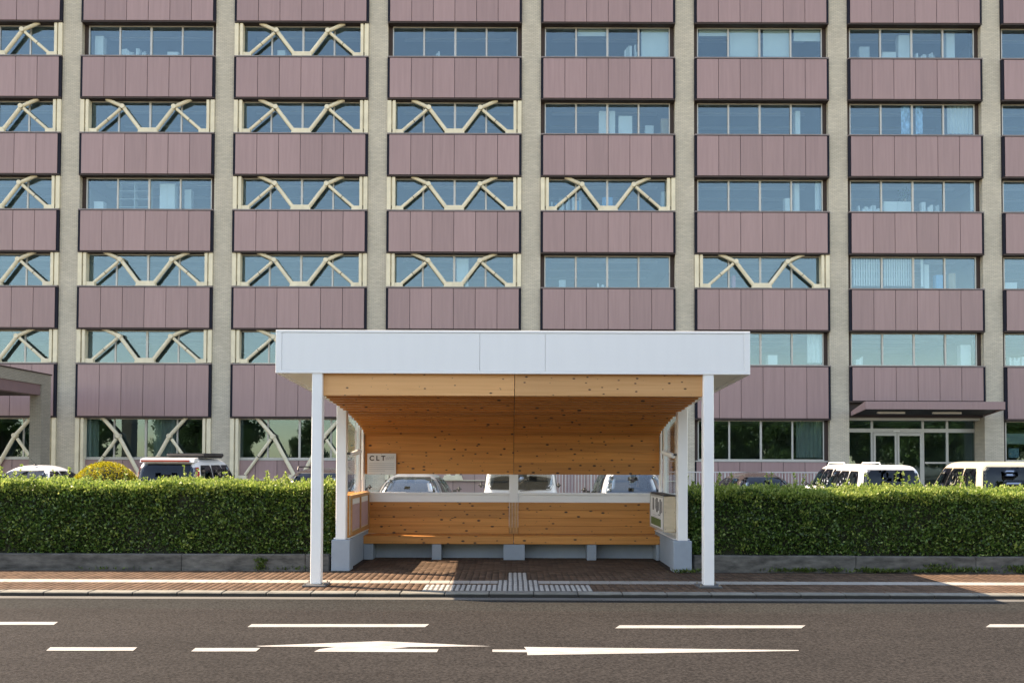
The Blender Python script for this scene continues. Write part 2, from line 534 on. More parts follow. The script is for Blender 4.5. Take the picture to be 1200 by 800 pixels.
class MB:
    """collects boxes, tubes and polygons for ONE mesh (world coordinates)"""
    def __init__(s):
        s.v = []; s.f = []

    def poly(s, pts):
        k = len(s.v); s.v += [tuple(p) for p in pts]; s.f.append(tuple(range(k, k + len(pts))))

    def box(s, x0, x1, y0, y1, z0, z1):
        k = len(s.v)
        s.v += [(x0, y0, z0), (x1, y0, z0), (x1, y1, z0), (x0, y1, z0),
                (x0, y0, z1), (x1, y0, z1), (x1, y1, z1), (x0, y1, z1)]
        s.f += [tuple(k + i for i in q) for q in
                ((3, 2, 1, 0), (4, 5, 6, 7), (0, 1, 5, 4), (1, 2, 6, 5), (2, 3, 7, 6), (3, 0, 4, 7))]

    def prism(s, pts, axis, a, b):
        """polygon pts (2D) extruded along an axis from a to b"""
        def mk(p, t):
            return {'x': (t, p[0], p[1]), 'y': (p[0], t, p[1]), 'z': (p[0], p[1], t)}[axis]
        k = len(s.v); n = len(pts)
        s.v += [mk(p, a) for p in pts] + [mk(p, b) for p in pts]
        s.f.append(tuple(range(k, k + n))); s.f.append(tuple(range(k + 2 * n - 1, k + n - 1, -1)))
        for i in range(n):
            j = (i + 1) % n
            s.f.append((k + i, k + n + i, k + n + j, k + j))

    def tube(s, pts, r, n=10, caps=True):
        pts = [Vector(p) for p in pts]
        rs = r if isinstance(r, (list, tuple)) else [r] * len(pts)
        k = len(s.v)
        for i, p in enumerate(pts):
            d = (pts[min(i + 1, len(pts) - 1)] - pts[max(i - 1, 0)]).normalized()
            u = d.cross(Vector((0, 0, 1)) if abs(d.z) < 0.95 else Vector((1, 0, 0))).normalized()
            w = d.cross(u)
            for a in range(n):
                t = 2 * math.pi * a / n
                s.v.append(tuple(p + (u * math.cos(t) + w * math.sin(t)) * rs[i]))
        for i in range(len(pts) - 1):
            for a in range(n):
                b = (a + 1) % n
                s.f.append((k + i * n + a, k + i * n + b, k + (i + 1) * n + b, k + (i + 1) * n + a))
        if caps:
            s.f.append(tuple(k + a for a in range(n - 1, -1, -1)))
            e = k + (len(pts) - 1) * n
            s.f.append(tuple(e + a for a in range(n)))

    def mesh(s, origin=(0, 0, 0), smooth=False, name='mesh'):
        ox, oy, oz = origin
        me = bpy.data.meshes.new(name)
        me.from_pydata([(x - ox, y - oy, z - oz) for x, y, z in s.v], [], s.f)
        bm = bmesh.new(); bm.from_mesh(me)
        bmesh.ops.recalc_face_normals(bm, faces=bm.faces)
        bm.to_mesh(me); bm.free()
        if smooth:
            for p in me.polygons: p.use_smooth = True
        return me

    def build(s, name, mat, parent=None, origin=None, smooth=False):
        if origin is None:
            xs, ys, zs = zip(*s.v)
            origin = ((min(xs) + max(xs)) / 2, (min(ys) + max(ys)) / 2, min(zs))
        return link(name, s.mesh(origin, smooth), mat, parent, origin)


def np_mesh(verts, faces):
    """verts (N,3), faces (M,k) numpy"""
    me = bpy.data.meshes.new('mesh')
    n, m, k = len(verts), len(faces), faces.shape[1]
    me.vertices.add(n); me.vertices.foreach_set('co', verts.astype(np.float32).ravel())
    me.loops.add(m * k); me.loops.foreach_set('vertex_index', faces.astype(np.int32).ravel())
    me.polygons.add(m)
    me.polygons.foreach_set('loop_start', np.arange(0, m * k, k, dtype=np.int32))
    me.update(calc_edges=True)
    return me


def leaf_mesh(pos, nrm, size, spread=0.9, up=0.15, wid=0.3):
    n = len(pos)
    t = nrm + rng.normal(size=(n, 3)) * spread + np.array([0, 0, up])
    t /= np.linalg.norm(t, axis=1, keepdims=True) + 1e-9
    r = rng.normal(size=(n, 3))
    b = np.cross(t, r); b /= np.linalg.norm(b, axis=1, keepdims=True) + 1e-9
    c = np.cross(b, t)
    L = size * rng.uniform(0.7, 1.3, (n, 1))
    p0 = pos; p2 = pos + t * L
    mid = pos + t * L * 0.5 + c * L * 0.1
    p1 = mid + b * L * wid; p3 = mid - b * L * wid
    v = np.stack([p0, p1, p2, p3], 1).reshape(-1, 3)
    i = np.arange(n)[:, None] * 4
    f = np.concatenate([i + np.array([[0, 1, 2]]), i + np.array([[0, 2, 3]])], 1).reshape(-1, 3)
    return np_mesh(v, f)


def struct(name, mb, mat):
    return tag(mb.build(name, mat), kind='structure')


# ================================================================== ground, road, pavement
YK = 12.0           # outer edge of the kerb
ROADZ = -0.062
mb = MB(); mb.poly([(-600, -600, -0.12), (600, -600, -0.12), (600, 600, -0.12), (-600, 600, -0.12)])
struct('ground', mb, ground_m)
mb = MB(); mb.box(-90, 90, -3.0, YK - 0.2, -0.11, ROADZ)
road = struct('road', mb, asphalt)
mb = MB(); mb.box(-90, 90, YK - 0.2, YK + 0.02, -0.115, ROADZ + 0.004)
struct('gutter', mb, concrete_gutter)
mb = MB(); mb.box(-60, 60, 15.75, 45.0, -0.11, -0.03)
struct('parking_lot', mb, lot_asphalt)
mb = MB(); mb.box(-60, 60, -9.0, -3.0, -0.118, 0.0)
struct('far_pavement', mb, concrete_gutter)

kerb = MB(); kerb.box(-60, 60, YK + 0.01, YK + 0.19, -0.11, -0.045)
kerb = struct('kerb', kerb, mortar_m)
x = -12.3
while x < 12.3:
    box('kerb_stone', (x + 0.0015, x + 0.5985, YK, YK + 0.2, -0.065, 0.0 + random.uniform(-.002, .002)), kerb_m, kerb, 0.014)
    x += 0.6
for s in (-1, 1):
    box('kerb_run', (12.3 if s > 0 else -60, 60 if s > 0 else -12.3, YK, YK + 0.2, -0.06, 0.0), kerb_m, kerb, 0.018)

# pavement bed + bricks
mb = MB(); mb.box(-60, 60, YK + 0.19, 14.5, -0.112, -0.012); mb.box(-3.3, 3.3, 14.5, 17.3, -0.112, -0.012)
pave = struct('pavement', mb, mortar_m)
YS0, YS1 = 12.96, 13.26       # white strip
TX0, TX1 = -1.235, 1.125      # tactile field


def covered(x0, x1, y0, y1):
    def hit(a, b, c, d): return x0 < b and x1 > a and y0 < d and y1 > c
    return (hit(TX0, TX1, 12.22, 12.8) or hit(TX0 + 1.035, TX0 + 1.035 + .6, 12.8, 13.3) or
            hit(TX0 + 1.18, TX0 + 1.48, 13.3, 14.2))


def clip(a, b, y0, y1):
    """what is left of a brick outside the tactile tiles"""
    out = [(a, b)]
    for ra, rb, rc, rd in ((TX0, TX1, 12.21, 12.8), (TX0 + 1.035, TX0 + 1.625, 12.81, 13.3), (TX0 + 1.18, TX0 + 1.475, 13.31, 14.195)):
        if y0 < rd - .01 and y1 > rc + .01:
            nxt = []
            for p, q in out:
                if q <= ra or p >= rb:
                    nxt.append((p, q))
                else:
                    nxt += [(p, min(q, ra)), (max(p, rb), q)]
            out = nxt
    return out


bv, bf = [], []


def brick(x0, x1, y0, y1, z):
    k = len(bv); g = 0.002; c = 0.0035
    x0 += g; x1 -= g; y0 += g; y1 -= g
    bv.extend([(x0, y0, z - .02), (x1, y0, z - .02), (x1, y1, z - .02), (x0, y1, z - .02),
               (x0 + c, y0 + c, z), (x1 - c, y0 + c, z), (x1 - c, y1 - c, z), (x0 + c, y1 - c, z)])
    bf.extend([(k + 4, k + 5, k + 6, k + 7), (k, k + 1, k + 5, k + 4), (k + 1, k + 2, k + 6, k + 5),
               (k + 2, k + 3, k + 7, k + 6), (k + 3, k, k + 4, k + 7)])


def brick_rows(xa, xb, ya, yb, w, d, stagger):
    j = 0; y = ya
    while y < yb - 0.03:
        y1 = min(y + d, yb)
        x = xa - (w / 2 if (stagger and j % 2) else 0)
        while x < xb:
            a, b_ = max(x, xa), min(x + w, xb)
            for p, q in clip(a, b_, y, y1):
                if q - p > 0.015:
                    brick(p, q, y, y1, random.uniform(-.001, .001))
            x += w
        y = y1; j += 1


brick_rows(-13, 13, YK + 0.2, YS0, 0.1, 0.2, False)
brick_rows(-13, 13, YS1, 14.28, 0.1, 0.205, False)
brick_rows(-2.6, 2.6, 14.28, 16.5, 0.2, 0.1, True)
o = link('paving_bricks', np_mesh(np.array(bv), np.array(bf)), paver_m, pave, (0, 0, 0))
tag(o, kind='stuff')
for s in (-1, 1):
    mb = MB(); mb.box(min(13 * s, 60 * s), max(13 * s, 60 * s), YK + 0.2, 14.45, -.03, -0.001)
    mb.build('paving_run', paver_m, pave)

x = -13.0
while x < 13.0:
    for p, q in clip(x, x + .295, 12.97, 13.25):
        if q - p > .02:
            box('strip_tile', (p + .003, q - .003, YS0 + .003, YS1 - .003, -.03, 0.001), strip_m, pave, 0.004)
    x += 0.295


def tactile(x0, x1, y0, y1):
    base = box('tactile_tile', (x0 + .003, x1 - .003, y0 + .003, y1 - .003, -.03, 0.0), tactile_base, pave, .002)
    mb = MB(); n = 4; p = (x1 - x0) / n
    for i in range(n):
        c = x0 + p * (i + .5)
        k = len(mb.v)
        mb.prism([(c - .023, 0.0002), (c + .023, 0.0002), (c + .016, .006), (c - .016, .006)], 'y', y0 + .015, y1 - .015)
    mb.build('raised_bars', tactile_m, base)


for i in range(8):
    for j in range(2):
        tactile(TX0 + i * .295, TX0 + (i + 1) * .295, 12.21 + j * .295, 12.21 + (j + 1) * .295)
for i in range(2):
    for j in range(2):
        tactile(TX0 + 1.035 + i * .295, TX0 + 1.035 + (i + 1) * .295, 12.81 + j * .245, 12.81 + (j + 1) * .245)
for j in range(3):
    tactile(TX0 + 1.18, TX0 + 1.475, 13.31 + j * .295, 13.31 + (j + 1) * .295)


# road markings: thin sheets of paint on the asphalt
def marking(name, pix, z=ROADZ + 0.004):
    mb = MB(); pts = [G(a, b, z) for a, b in pix]
    mb.poly(pts)
    return mb.build(name, road_paint, road)


def dash(x0, x1, yc, w=3.6, dz=0.0):
    marking('lane_dash', [(x0 - 2, yc + w / 2), (x1 - 4, yc + w / 2), (x1 + 1, yc - w / 2), (x0 + 3, yc - w / 2)])


for x0, x1, yc in ((-160, 67, 729.8), (292, 502, 732.4), (723, 943, 733.8), (1157, 1378, 732.6), (-600, -380, 728.0)):
    dash(x0, x1, yc, 3.4)
for x0, x1, yc in ((56, 160, 759.8), (226, 304, 760.6), (-120, -20, 759)):
    dash(x0, x1, yc, 4.0)
marking('turn_arrow', [(368, 763), (512, 763.5), (514, 760), (458, 759.5), (480, 757.4), (576, 756.6), (446, 750.6), (300, 756.2),
                       (306, 757), (394, 757.3), (374, 760)])
marking('straight_arrow', [(577, 763.2), (617.6, 763.6), (618, 767), (936, 762), (936, 761), (614, 757.4), (617, 760.6), (577, 760.4)])

# ================================================================== planter walls, hedges
YW = 14.42


def planter_wall(x0, x1, label):
    t = thing('planter_wall', ((x0 + x1) / 2, YW + .06, 0), label, 'planter wall', 'low concrete walls under the hedges')
    x = x0
    while x < x1 - .05:
        e = min(x + random.uniform(1.6, 3.2), x1)
        box('wall_block', (x + .002, e - .002, YW + random.uniform(-.006, .006), YW + .14, -.05, 0.255 + random.uniform(-.004, .004)),
            old_concrete, t, 0.014)
        x = e
    return t


planter_wall(-13.2, -2.95, 'weathered grey concrete planter wall below the hedge, left of the bus shelter')
planter_wall(2.95, 13.2, 'weathered grey concrete planter wall below the hedge, right of the bus shelter')
for s in (-1, 1):
    mb = MB(); mb.box(min(2.95 * s, 30 * s), max(2.95 * s, 30 * s), YW + .14, 15.75, -.05, 0.2)
    struct('planting_bed', mb, soil_m)


def lump(x, z, k=1.0):
    return (np.sin(x * 2.1 + 1.3 * np.sin(z * 2.7)) + np.sin(x * 5.3 + z * 4.1) * .6 + np.sin(x * 11.7 - z * 9.3) * .35) * .03 * k


def hedge(x0, x1, ztop, label, seed):
    global rng
    rng = np.random.default_rng(seed)
    y0, y1, zb = YW + .1, 15.55, 0.26
    t = thing('hedge', ((x0 + x1) / 2, (y0 + y1) / 2, 0.2), label, 'hedge', 'clipped hedges flanking the shelter')
    mb = MB(); mb.box(x0 + .1, x1 - .1, y0 + .13, y1 - .13, .2, ztop - .07)
    mb.build('twig_core', hedge_core, t)
    A = []; Nn = []
    W_ = x1 - x0; Hh = ztop - zb
    n = int(W_ * Hh * 3000)
    X = rng.uniform(x0, x1, n); Z = zb + Hh * rng.uniform(0, 1, n)
    round_ = np.clip((Z - (ztop - .14)) / .14, 0, 1) ** 2 * .10
    Y = y0 + np.abs(rng.normal(0, .085, n)) + lump(X, Z, 1.7) + round_ + np.clip((.42 - Z) / .2, 0, 1) * .05
    A.append(np.stack([X, Y, Z], 1)); Nn.append(np.tile([0, -1, .1], (n, 1)))
    n = int(W_ * (y1 - y0) * 2600)
    X = rng.uniform(x0, x1, n); Y = rng.uniform(y0, y1, n)
    Z = ztop - np.abs(rng.normal(0, .06, n)) + lump(X, Y * 2, 1.3)
    A.append(np.stack([X, Y, Z], 1)); Nn.append(np.tile([0, -.1, .9], (n, 1)))
    n = int(W_ * Hh * 700)
    X = rng.uniform(x0, x1, n); Z = rng.uniform(zb, ztop, n)
    Y = y1 - np.abs(rng.normal(0, .07, n)) + lump(X, Z)
    A.append(np.stack([X, Y, Z], 1)); Nn.append(np.tile([0, 1, .1], (n, 1)))
    for xe, sgn in ((x0, -1), (x1, 1)):
        n = int((y1 - y0) * Hh * 2600)
        Y = rng.uniform(y0, y1, n); Z = rng.uniform(zb, ztop, n)
        X = xe - sgn * np.abs(rng.normal(0, .05, n))
        A.append(np.stack([X, Y, Z], 1)); Nn.append(np.tile([sgn, -.1, .1], (n, 1)))
    o0 = np.array(WL[t.name])
    pos = np.concatenate(A) - o0
    link('foliage', leaf_mesh(pos, np.concatenate(Nn) * .6, .051, .8), hedge_leaf, t, WL[t.name])
    # yellow-green young leaves on top, sprigs that outgrew the clipping, patches on the face
    A = []; Nn = []
    n = int(W_ * (y1 - y0) * 2300)
    X = rng.uniform(x0, x1, n); Y = rng.uniform(y0 - .01, y1, n)
    Z = ztop - .02 + np.abs(rng.normal(0, .035, n)) + lump(X, Y * 2, 1.3)
    A.append(np.stack([X, Y, Z], 1)); Nn.append(np.tile([0, 0, 1.0], (n, 1)))
    n = int(W_ * 420)
    X = rng.uniform(x0, x1, n); Z = ztop - np.abs(rng.normal(0, .07, n))
    Y = y0 + rng.uniform(-.02, .06, n) + lump(X, Z)
    A.append(np.stack([X, Y, Z], 1)); Nn.append(np.tile([0, -.5, .8], (n, 1)))
    for _ in range(int(W_ * 2.2)):
        cx, cz = rng.uniform(x0, x1), rng.uniform(zb + .1, ztop - .1)
        n = int(rng.integers(5, 22)); sd = rng.uniform(.03, .06)
        X = rng.normal(cx, sd, n); Z = rng.normal(cz, sd * .7, n)
        Y = y0 - .03 + rng.uniform(0, .05, n) + lump(X, Z)
        A.append(np.stack([X, Y, Z], 1)); Nn.append(np.tile([0, -.8, .5], (n, 1)))
    st = MB()
    for _ in range(int(W_ * 22)):
        cx, cy_ = rng.uniform(x0, x1), rng.uniform(y0 + .05, y1 - .1)
        hh = rng.uniform(.06, .17) if rng.random() < .84 else rng.uniform(.18, .36)
        lean = rng.normal(0, .2, 2) * hh
        a = np.array([cx, cy_, ztop - .03]); b_ = a + np.array([lean[0], lean[1], hh + .03])
        st.tube([a, b_], [.004, .002], 4)
        n = int(hh * 75) + 4
        tt = rng.uniform(.2, 1, n)[:, None]
        A.append(a + (b_ - a) * tt); Nn.append(np.column_stack([rng.normal(0, .6, n), rng.normal(0, .6, n), np.full(n, .6)]))
    st.build('sprig_stems', hedge_core, t)
    pos = np.concatenate(A) - o0
    link('young_leaves', leaf_mesh(pos, np.concatenate(Nn), .048, .55), shoot_leaf, t, WL[t.name])
    return t


hedge(-11.0, -2.98, 1.34, 'clipped green hedge with yellow-green top, left of the bus shelter', 11)
hedge(2.98, 11.0, 1.26, 'clipped green hedge partly in the shelter shadow, right of the bus shelter', 12)

# golden topiary
rng = np.random.default_rng(5)
c = P(124, 556, 17.6)
t = thing('topiary_shrub', (c.x, 17.6, -.03), 'round golden-yellow clipped shrub between two white vehicles behind the left hedge', 'shrub')
n = 22000
d = rng.normal(size=(n, 3)); d /= np.linalg.norm(d, axis=1, keepdims=True)
r = np.array([.74, .7, .86])
pos = d * r * rng.uniform(.95, 1.0, (n, 1)); pos[:, 2] += .90
pos = pos[pos[:, 2] > .05]
nn = d[:len(pos)] * .0 + (pos - np.array([0, 0, .9])) / r
link('foliage', leaf_mesh(pos, nn * .5, .035, .45), gold_leaf, t, (c.x, 17.6, -.03))
bm = bmesh.new(); bmesh.ops.create_icosphere(bm, subdivisions=2, radius=1)
for v in bm.verts: v.co = (v.co.x * .70, v.co.y * .66, v.co.z * .81 + .89)
me = bpy.data.meshes.new('core'); bm.to_mesh(me); bm.free()
link('twig_core', me, hedge_core, t, (c.x, 17.6, -.03))


# weeds at the foot of the planter walls
def weeds(name, spots, label):
    A = []; Nn = []
    for x, y, w, n, h in spots:
        X = rng.normal(x, w, n); Y = y - np.abs(rng.normal(0, .035, n))
        A.append(np.stack([X, Y, rng.uniform(0, h, n)], 1))
        Nn.append(np.column_stack([rng.normal(0, .5, n), rng.normal(-.3, .3, n), np.full(n, .8)]))
    o = link(name, leaf_mesh(np.concatenate(A), np.concatenate(Nn), .06, .4, .2, .2), weed_leaf)
    tag(o, label, 'weeds', None, 'stuff')


sp = [(x, YW - .01, .12, int(rng.integers(8, 70)), rng.uniform(.01, .06)) for x in rng.uniform(4.3, 8.6, 26)]
sp += [(6.9, YW, .12, 120, .12), (8.2, YW, .12, 110, .10), (2.78, 14.22, .09, 60, .03), (2.95, 14.3, .08, 40, .04)]
weeds('weeds', sp, 'low green weeds along the foot of the right planter wall')
weeds('weeds', [(-4.05, YW, .05, 110, .16), (-3.5, YW, .15, 30, .03), (-6.5, YW, .3, 30, .02)],
      'tuft of green weeds at the left planter wall near the shelter')

# ================================================================== bus shelter
YF = 12.6
sh = thing('bus_shelter', (0, 14.5, 0), 'white steel bus shelter with timber-lined ceiling, bench and glass slit', 'bus shelter')
RX0, RX1 = P(323, 438, YF).x, P(879, 438, YF).x
ZB, ZT = P(601, 438, YF).z, P(601, 387.5, YF).z
YR = 17.15
DROP = 0.185      # roof falls towards the back
# roof slab (soffit + core) as one mesh, sloping
mb = MB()
mb.prism([(YF + .03, ZB + .03), (YR, ZB + .03 - DROP), (YR, ZT - .02 - DROP), (YF + .03, ZT - .02)], 'x', RX0 + .02, RX1 - .02)
roof = mb.build('roof', soffit_m, sh)
tw = 0.085
box('fascia_rail', (RX0, RX1, YF - .012, YF + .03, ZT - .035, ZT), white_paint, roof, .004)
box('fascia_rail', (RX0, RX1, YF - .012, YF + .03, ZB, ZB + .04), white_paint, roof, .004)
for a, b_ in ((RX0, RX0 + tw), (RX1 - tw, RX1)):
    box('fascia_post', (a, b_, YF - .010, YF + .03, ZB + .0405, ZT - .0355), white_paint, roof, .003)
xs = [RX0 + tw, P(562.3, 410, YF).x, P(639, 410, YF).x, RX1 - tw]
for a, b_ in zip(xs[:-1], xs[1:]):
    box('fascia_panel', (a + .002, b_ - .002, YF - .004, YF + .03, ZB + .042, ZT - .037), white_panel, roof, .002)
for s, xe in ((-1, RX0), (1, RX1)):
    mb = MB()
    mb.prism([(YF + .031, ZB), (YR, ZB - DROP), (YR, ZT - DROP), (YF + .031, ZT)], 'x', min(xe, xe - s * .05), max(xe, xe - s * .05))
    mb.build('side_fascia', white_paint, roof)
mb = MB(); mb.box(RX0 + .05, RX1 - .05, YR - .04, YR + .003, ZB - DROP + .002, ZT - DROP - .002)
mb.build('rear_fascia', white_paint, roof)

# front columns
for a, b_ in ((P(364.5, 560, YF).x, P(376.6, 560, YF).x), (P(824.6, 560, YF).x, P(837, 560, YF).x)):
    cx = (a + b_) / 2
    colm = box('front_column', (cx - .074, cx + .074, YF + .002, YF + .15, .03, ZB + .028), white_paint, sh, .008)
    box('base_plate', (cx - .165, cx + .165, YF - .10, YF + .24, 0.002, .03), plate_m, colm, .004)
    for bx in (-.13, .13):
        for by in (-.07, .20):
            mb = MB(); mb.tube([(cx + bx, YF + by, .03), (cx + bx, YF + by, .055)], .012, 6)
            mb.build('anchor_bolt', bolt_m, colm)

# timber ceiling: front beam, then boards that curve down to the back wall
XL, XR = -2.729, 2.735
XC = P(602.3, 500, 16).x
ZBM = P(601, 464, 12.72).z
HB = []
for a, b_ in ((XL, XC - .004), (XC + .004, XR)):
    box('front_beam', (a, b_, 12.68, 12.80, ZBM, ZB + .028), wood_beam, sh, .004)
prof_px = [(12.80, ZBM + .012)]
key = [(13.08, 2.683), (13.84, 2.629), (14.70, 2.555), (15.42, 2.459), (16.13, 2.335), (16.50, 2.225)]
# finer profile points, every board one piece
fine = [(12.80, ZBM + .01), (13.30, 2.672), (13.84, 2.629), (14.40, 2.583), (14.95, 2.528), (15.42, 2.459),
        (15.80, 2.396), (16.13, 2.335), (16.34, 2.282), (16.50, 2.225)]
# stacked laminations: every board steps down a little, its riser faces the road
dense = []
for (ya, za), (yb, zb) in zip(fine[:-1], fine[1:]):
    dense += [(ya + (yb - ya) * q / 20, za + (zb - za) * q / 20) for q in range(20)]
dense.append(fine[-1])
seen = [(z - EYE) * F / y for y, z in dense]
cuts = [dense[0]]
nxt = seen[0] - 2.7
for (y, z), v in zip(dense, seen):
    if v <= nxt:
        cuts.append((y, z)); nxt = v - 2.7
cuts.append((16.50, 2.225))
for i in range(len(cuts) - 1):
    (ya, za), (yb, zb) = cuts[i], cuts[i + 1]
    shade_gap = .012 if i in (4, 8, 11) else 0.0
    for a, b_ in ((XL, XC - .004), (XC + .004, XR)):
        box('ceiling_board', (a, b_, ya + shade_gap, yb + .10, za - .004, za + .12), wood_m, sh)
YBW = 16.50
mb = MB(); mb.prism([(y, z + .05) for y, z in fine] + [(y, z + .10) for y, z in reversed(fine)], 'x', XC - .02, XC + .02)
mb.build('joint_light_stop', plate_m, sh)  # both strips added unseen behind the centre joint to stop light showing through
box('joint_light_stop', (XC - .02, XC + .02, YBW + .03, YBW + .07, 1.56, 2.24), plate_m, sh)
zs = [2.275, P(601, 529, YBW).z, P(601, 555.6, YBW).z]
for k in range(2):
    lip = 0.018 if k == 0 else 0.0
    sub = 2
    for q in range(sub):
        z1 = zs[k] + (zs[k + 1] - zs[k]) * q / sub
        z0 = zs[k] + (zs[k + 1] - zs[k]) * (q + 1) / sub
        for a, b_ in ((XL, XC - .004), (XC + .004, XR)):
            box('wall_board', (a, b_, YBW - lip, YBW + .09, z0 + .0008, z1 - .0008), wood_m, sh)
ZG0 = zs[2]
box('rear_light_stop', (XL, XR, YBW + .0905, YBW + .105, ZG0 + .002, ZB - DROP * .9), plate_m, sh)  # added sheet behind the wall boards, blocks light leaking from the back
# white lining behind the boards' ends and above them up to the roof (closes the sides)
for s, xe in ((-1, XL), (1, XR)):
    pts = [(12.82, ZBM + .03)] + [(y, z + .05) for y, z in fine[1:]] + [(16.58, 2.2), (16.58, 2.84)]
    top = [(17.0, ZB + .025 - DROP * .95), (12.82, ZB + .025)]
    mb = MB(); mb.prism([(p[0], p[1]) for p in pts] + [(16.58, ZB + .02 - DROP * .9), (12.82, ZB + .024)], 'x',
                        min(xe - s * .002 + s * .012, xe - s * .002 + s * .002), max(xe - s * .002 + s * .012, xe - s * .002 + s * .002))
    mb.build('side_lining', soffit_m, sh)

# glass slit, white rail, centre post, backrest boards
ZR1, ZR0 = P(601, 577, YBW).z, P(601, 588.3, YBW).z
PW = .085
for a, b_ in ((XL, XC - PW), (XC + PW, XR)):
    box('rear_glass', (a, b_, YBW + .04, YBW + .048, ZR1 + .002, ZG0 + .03), clear_glass, sh)
    box('window_rail', (a - .0, b_, YBW - .005, YBW + .09, ZR0, ZR1 - .042), white_paint, sh, .003)
    box('window_ledge', (a - .0, b_, YBW - .022, YBW + .08, ZR1 - .041, ZR1), white_paint, sh, .004)
box('centre_post', (XC - PW + .001, XC + PW - .001, YBW - .028, YBW + .088, ZR0, ZG0 - .002), white_paint, sh, .004)
ZS = 0.432          # seat top
for k in range(4):
    z1 = ZR0 + (ZS - ZR0) * k / 4; z0 = ZR0 + (ZS - ZR0) * (k + 1) / 4
    for a, b_ in ((XL, XC - PW), (XC + PW, XR)):
        box('backrest_board', (a, b_, YBW - .002, YBW + .088, z0 + .0012, z1 - .0012), wood_m, sh, .003)
for dx in (-.055, 0, .055):
    box('post_batten', (XC + dx - .026, XC + dx + .026, YBW - .03, YBW + .05, ZS, ZR0 - .002), wood_frame, sh, .004)
# bench
YB = 15.97
for a, b_ in ((-2.70, XC - .004), (XC + .004, 2.70)):
    box('bench_seat', (a, b_, YB, YB + .26, ZS - .145, ZS), wood_m, sh, .008)
    box('bench_seat', (a, b_, YB + .263, YBW - .004, ZS - .145, ZS - .001), wood_m, sh, .008)
for px0, px1 in ((424, 437), (506, 517), (590, 615), (688, 699), (769, 779)):
    a, b_ = P(px0, 646, YB + .02).x, P(px1, 646, YB + .02).x
    box('bench_support', (max(a, -2.655), min(b_, 2.655), YB + .02, YBW - .12, 0.002, ZS - .147), grey_paint, sh, .006)
box('base_wall', (-2.655, 2.655, YBW - .118, YBW + .10, -.01, ZS - .15), grey_paint, sh, .006)

# side walls, rear columns, side glazing
ZBL = 0.505
YBL = 14.29
for s in (-1, 1):
    def X(a, b_):
        return (min(s * a, s * b_), max(s * a, s * b_))
    side = box('side_pier', (*X(2.60, 2.895), YBL, YBL + .32, 0.002, ZBL), grey_paint, sh, .010)
    box('side_wall', (*X(2.66, 2.89), YBL + .321, YBW + .10, 0.002, ZBL - .004), grey_paint, sh, .006)
    box('wall_coping', (*X(2.645, 2.90), YBL + .20, YBW + .10, ZBL - .002, ZBL + .014), white_paint, sh, .003)
    cx0, cx1 = 2.675, 2.835
    box('rear_column', (*X(cx0, cx1), YBL + .03, YBL + .19, ZBL + .001, 2.92), white_paint, sh, .008)
    box('corner_post', (*X(2.765, 2.865), YBW - .32, YBW - .22, ZBL + .014, 2.86), white_paint, sh, .005)
    box('corner_trim', (*X(2.742, 2.775), YBW - .10, YBW + .09, ZBL + .014, 2.84), white_paint, sh, .003)
    mb = MB(); mb.box(*X(2.80, 2.808), YBL + .19, YBW - .322, ZBL + .015, 2.55)
    mb.build('side_glass', clear_glass, sh)
    box('glass_rail', (*X(2.785, 2.825), YBL + .191, YBW - .321, ZBL + .0145, ZBL + .06), white_paint, sh, .003)
    # timber lining on the lower side wall
    if s < 0:
        for k in range(3):
            z0 = ZBL + .015 + k * .232
            box('side_board', (*X(2.655, 2.74), YBL + .20, YBW - .03, z0 + .001, z0 + .231), wood_m, sh, .003)

# notice frame on the left side wall
t = thing('notice_board', (-2.64, 15.4, .55), 'timber-framed notice board with two rosy sheets on the left shelter side wall', 'notice board')
fx0, fx1 = -2.652, -2.605
y0, y1, z0, z1 = 14.50, 16.30, .56, 1.21
box('backing_board', (fx0, fx0 + .02, y0, y1, z0, z1), ply_m, t, .002)
box('frame_rail', (fx0 + .021, fx1, y0, y1, z1 - .055, z1), wood_frame, t, .004)
box('frame_rail', (fx0 + .021, fx1, y0, y1, z0, z0 + .05), wood_frame, t, .004)
for yy in (y0, (y0 + y1) / 2 - .03, y1 - .06):
    box('frame_stile', (fx0 + .021, fx1 - .002, yy, yy + .06, z0 + .051, z1 - .056), wood_frame, t, .004)
for ya, yb in ((y0 + .061, (y0 + y1) / 2 - .031), ((y0 + y1) / 2 + .031, y1 - .061)):
    box('notice_sheet', (fx0 + .021, fx0 + .025, ya + .01, yb - .01, z0 + .07, z1 - .16), notice_m, t)
    box('paper_header', (fx0 + .021, fx0 + .024, ya + .01, yb - .01, z1 - .158, z1 - .065), paper_m, t)

# poster box on the right side wall
t = thing('display_box', (2.585, 15.2, .62), 'plywood display box with printed poster on the right shelter side wall', 'display box')
bx0, bx1, y0, y1, z0, z1 = 2.475, 2.672, 14.48, 15.9, .625, 1.235
box('box_body', (bx0 + .012, bx1, y0 + .012, y1, z0, z1 - .02), ply_m, t, .004)
box('lid', (bx0 - .005, bx1, y0 - .01, y1 + .01, z1 - .019, z1), black_m, t, .004)
end = box('end_board', (bx0 + .004, bx1 - .004, y0, y0 + .0115, z0 + .01, z1 - .03), ply_m, t, .002)
for zz in (z0 + .05, (z0 + z1) / 2 + .02):
    for xx in (bx0 + .025, bx1 - .02):
        mb = MB(); mb.tube([(xx, y0 + .001, zz), (xx, y0 - .006, zz)], .007, 8); mb.build('screw', bolt_m, t)
for zz in ((z0, z0 + .035), (z1 - .055, z1 - .0195)):
    box('frame_rail', (bx0 - .006, bx0 + .0115, y0 + .03, y1, *zz), alu_m, t, .002)
for yy in (y0 + .0305, y1 - .04):
    box('frame_stile', (bx0 - .006, bx0 + .0115, yy, yy + .04, z0 + .0355, z1 - .0555), alu_m, t, .002)
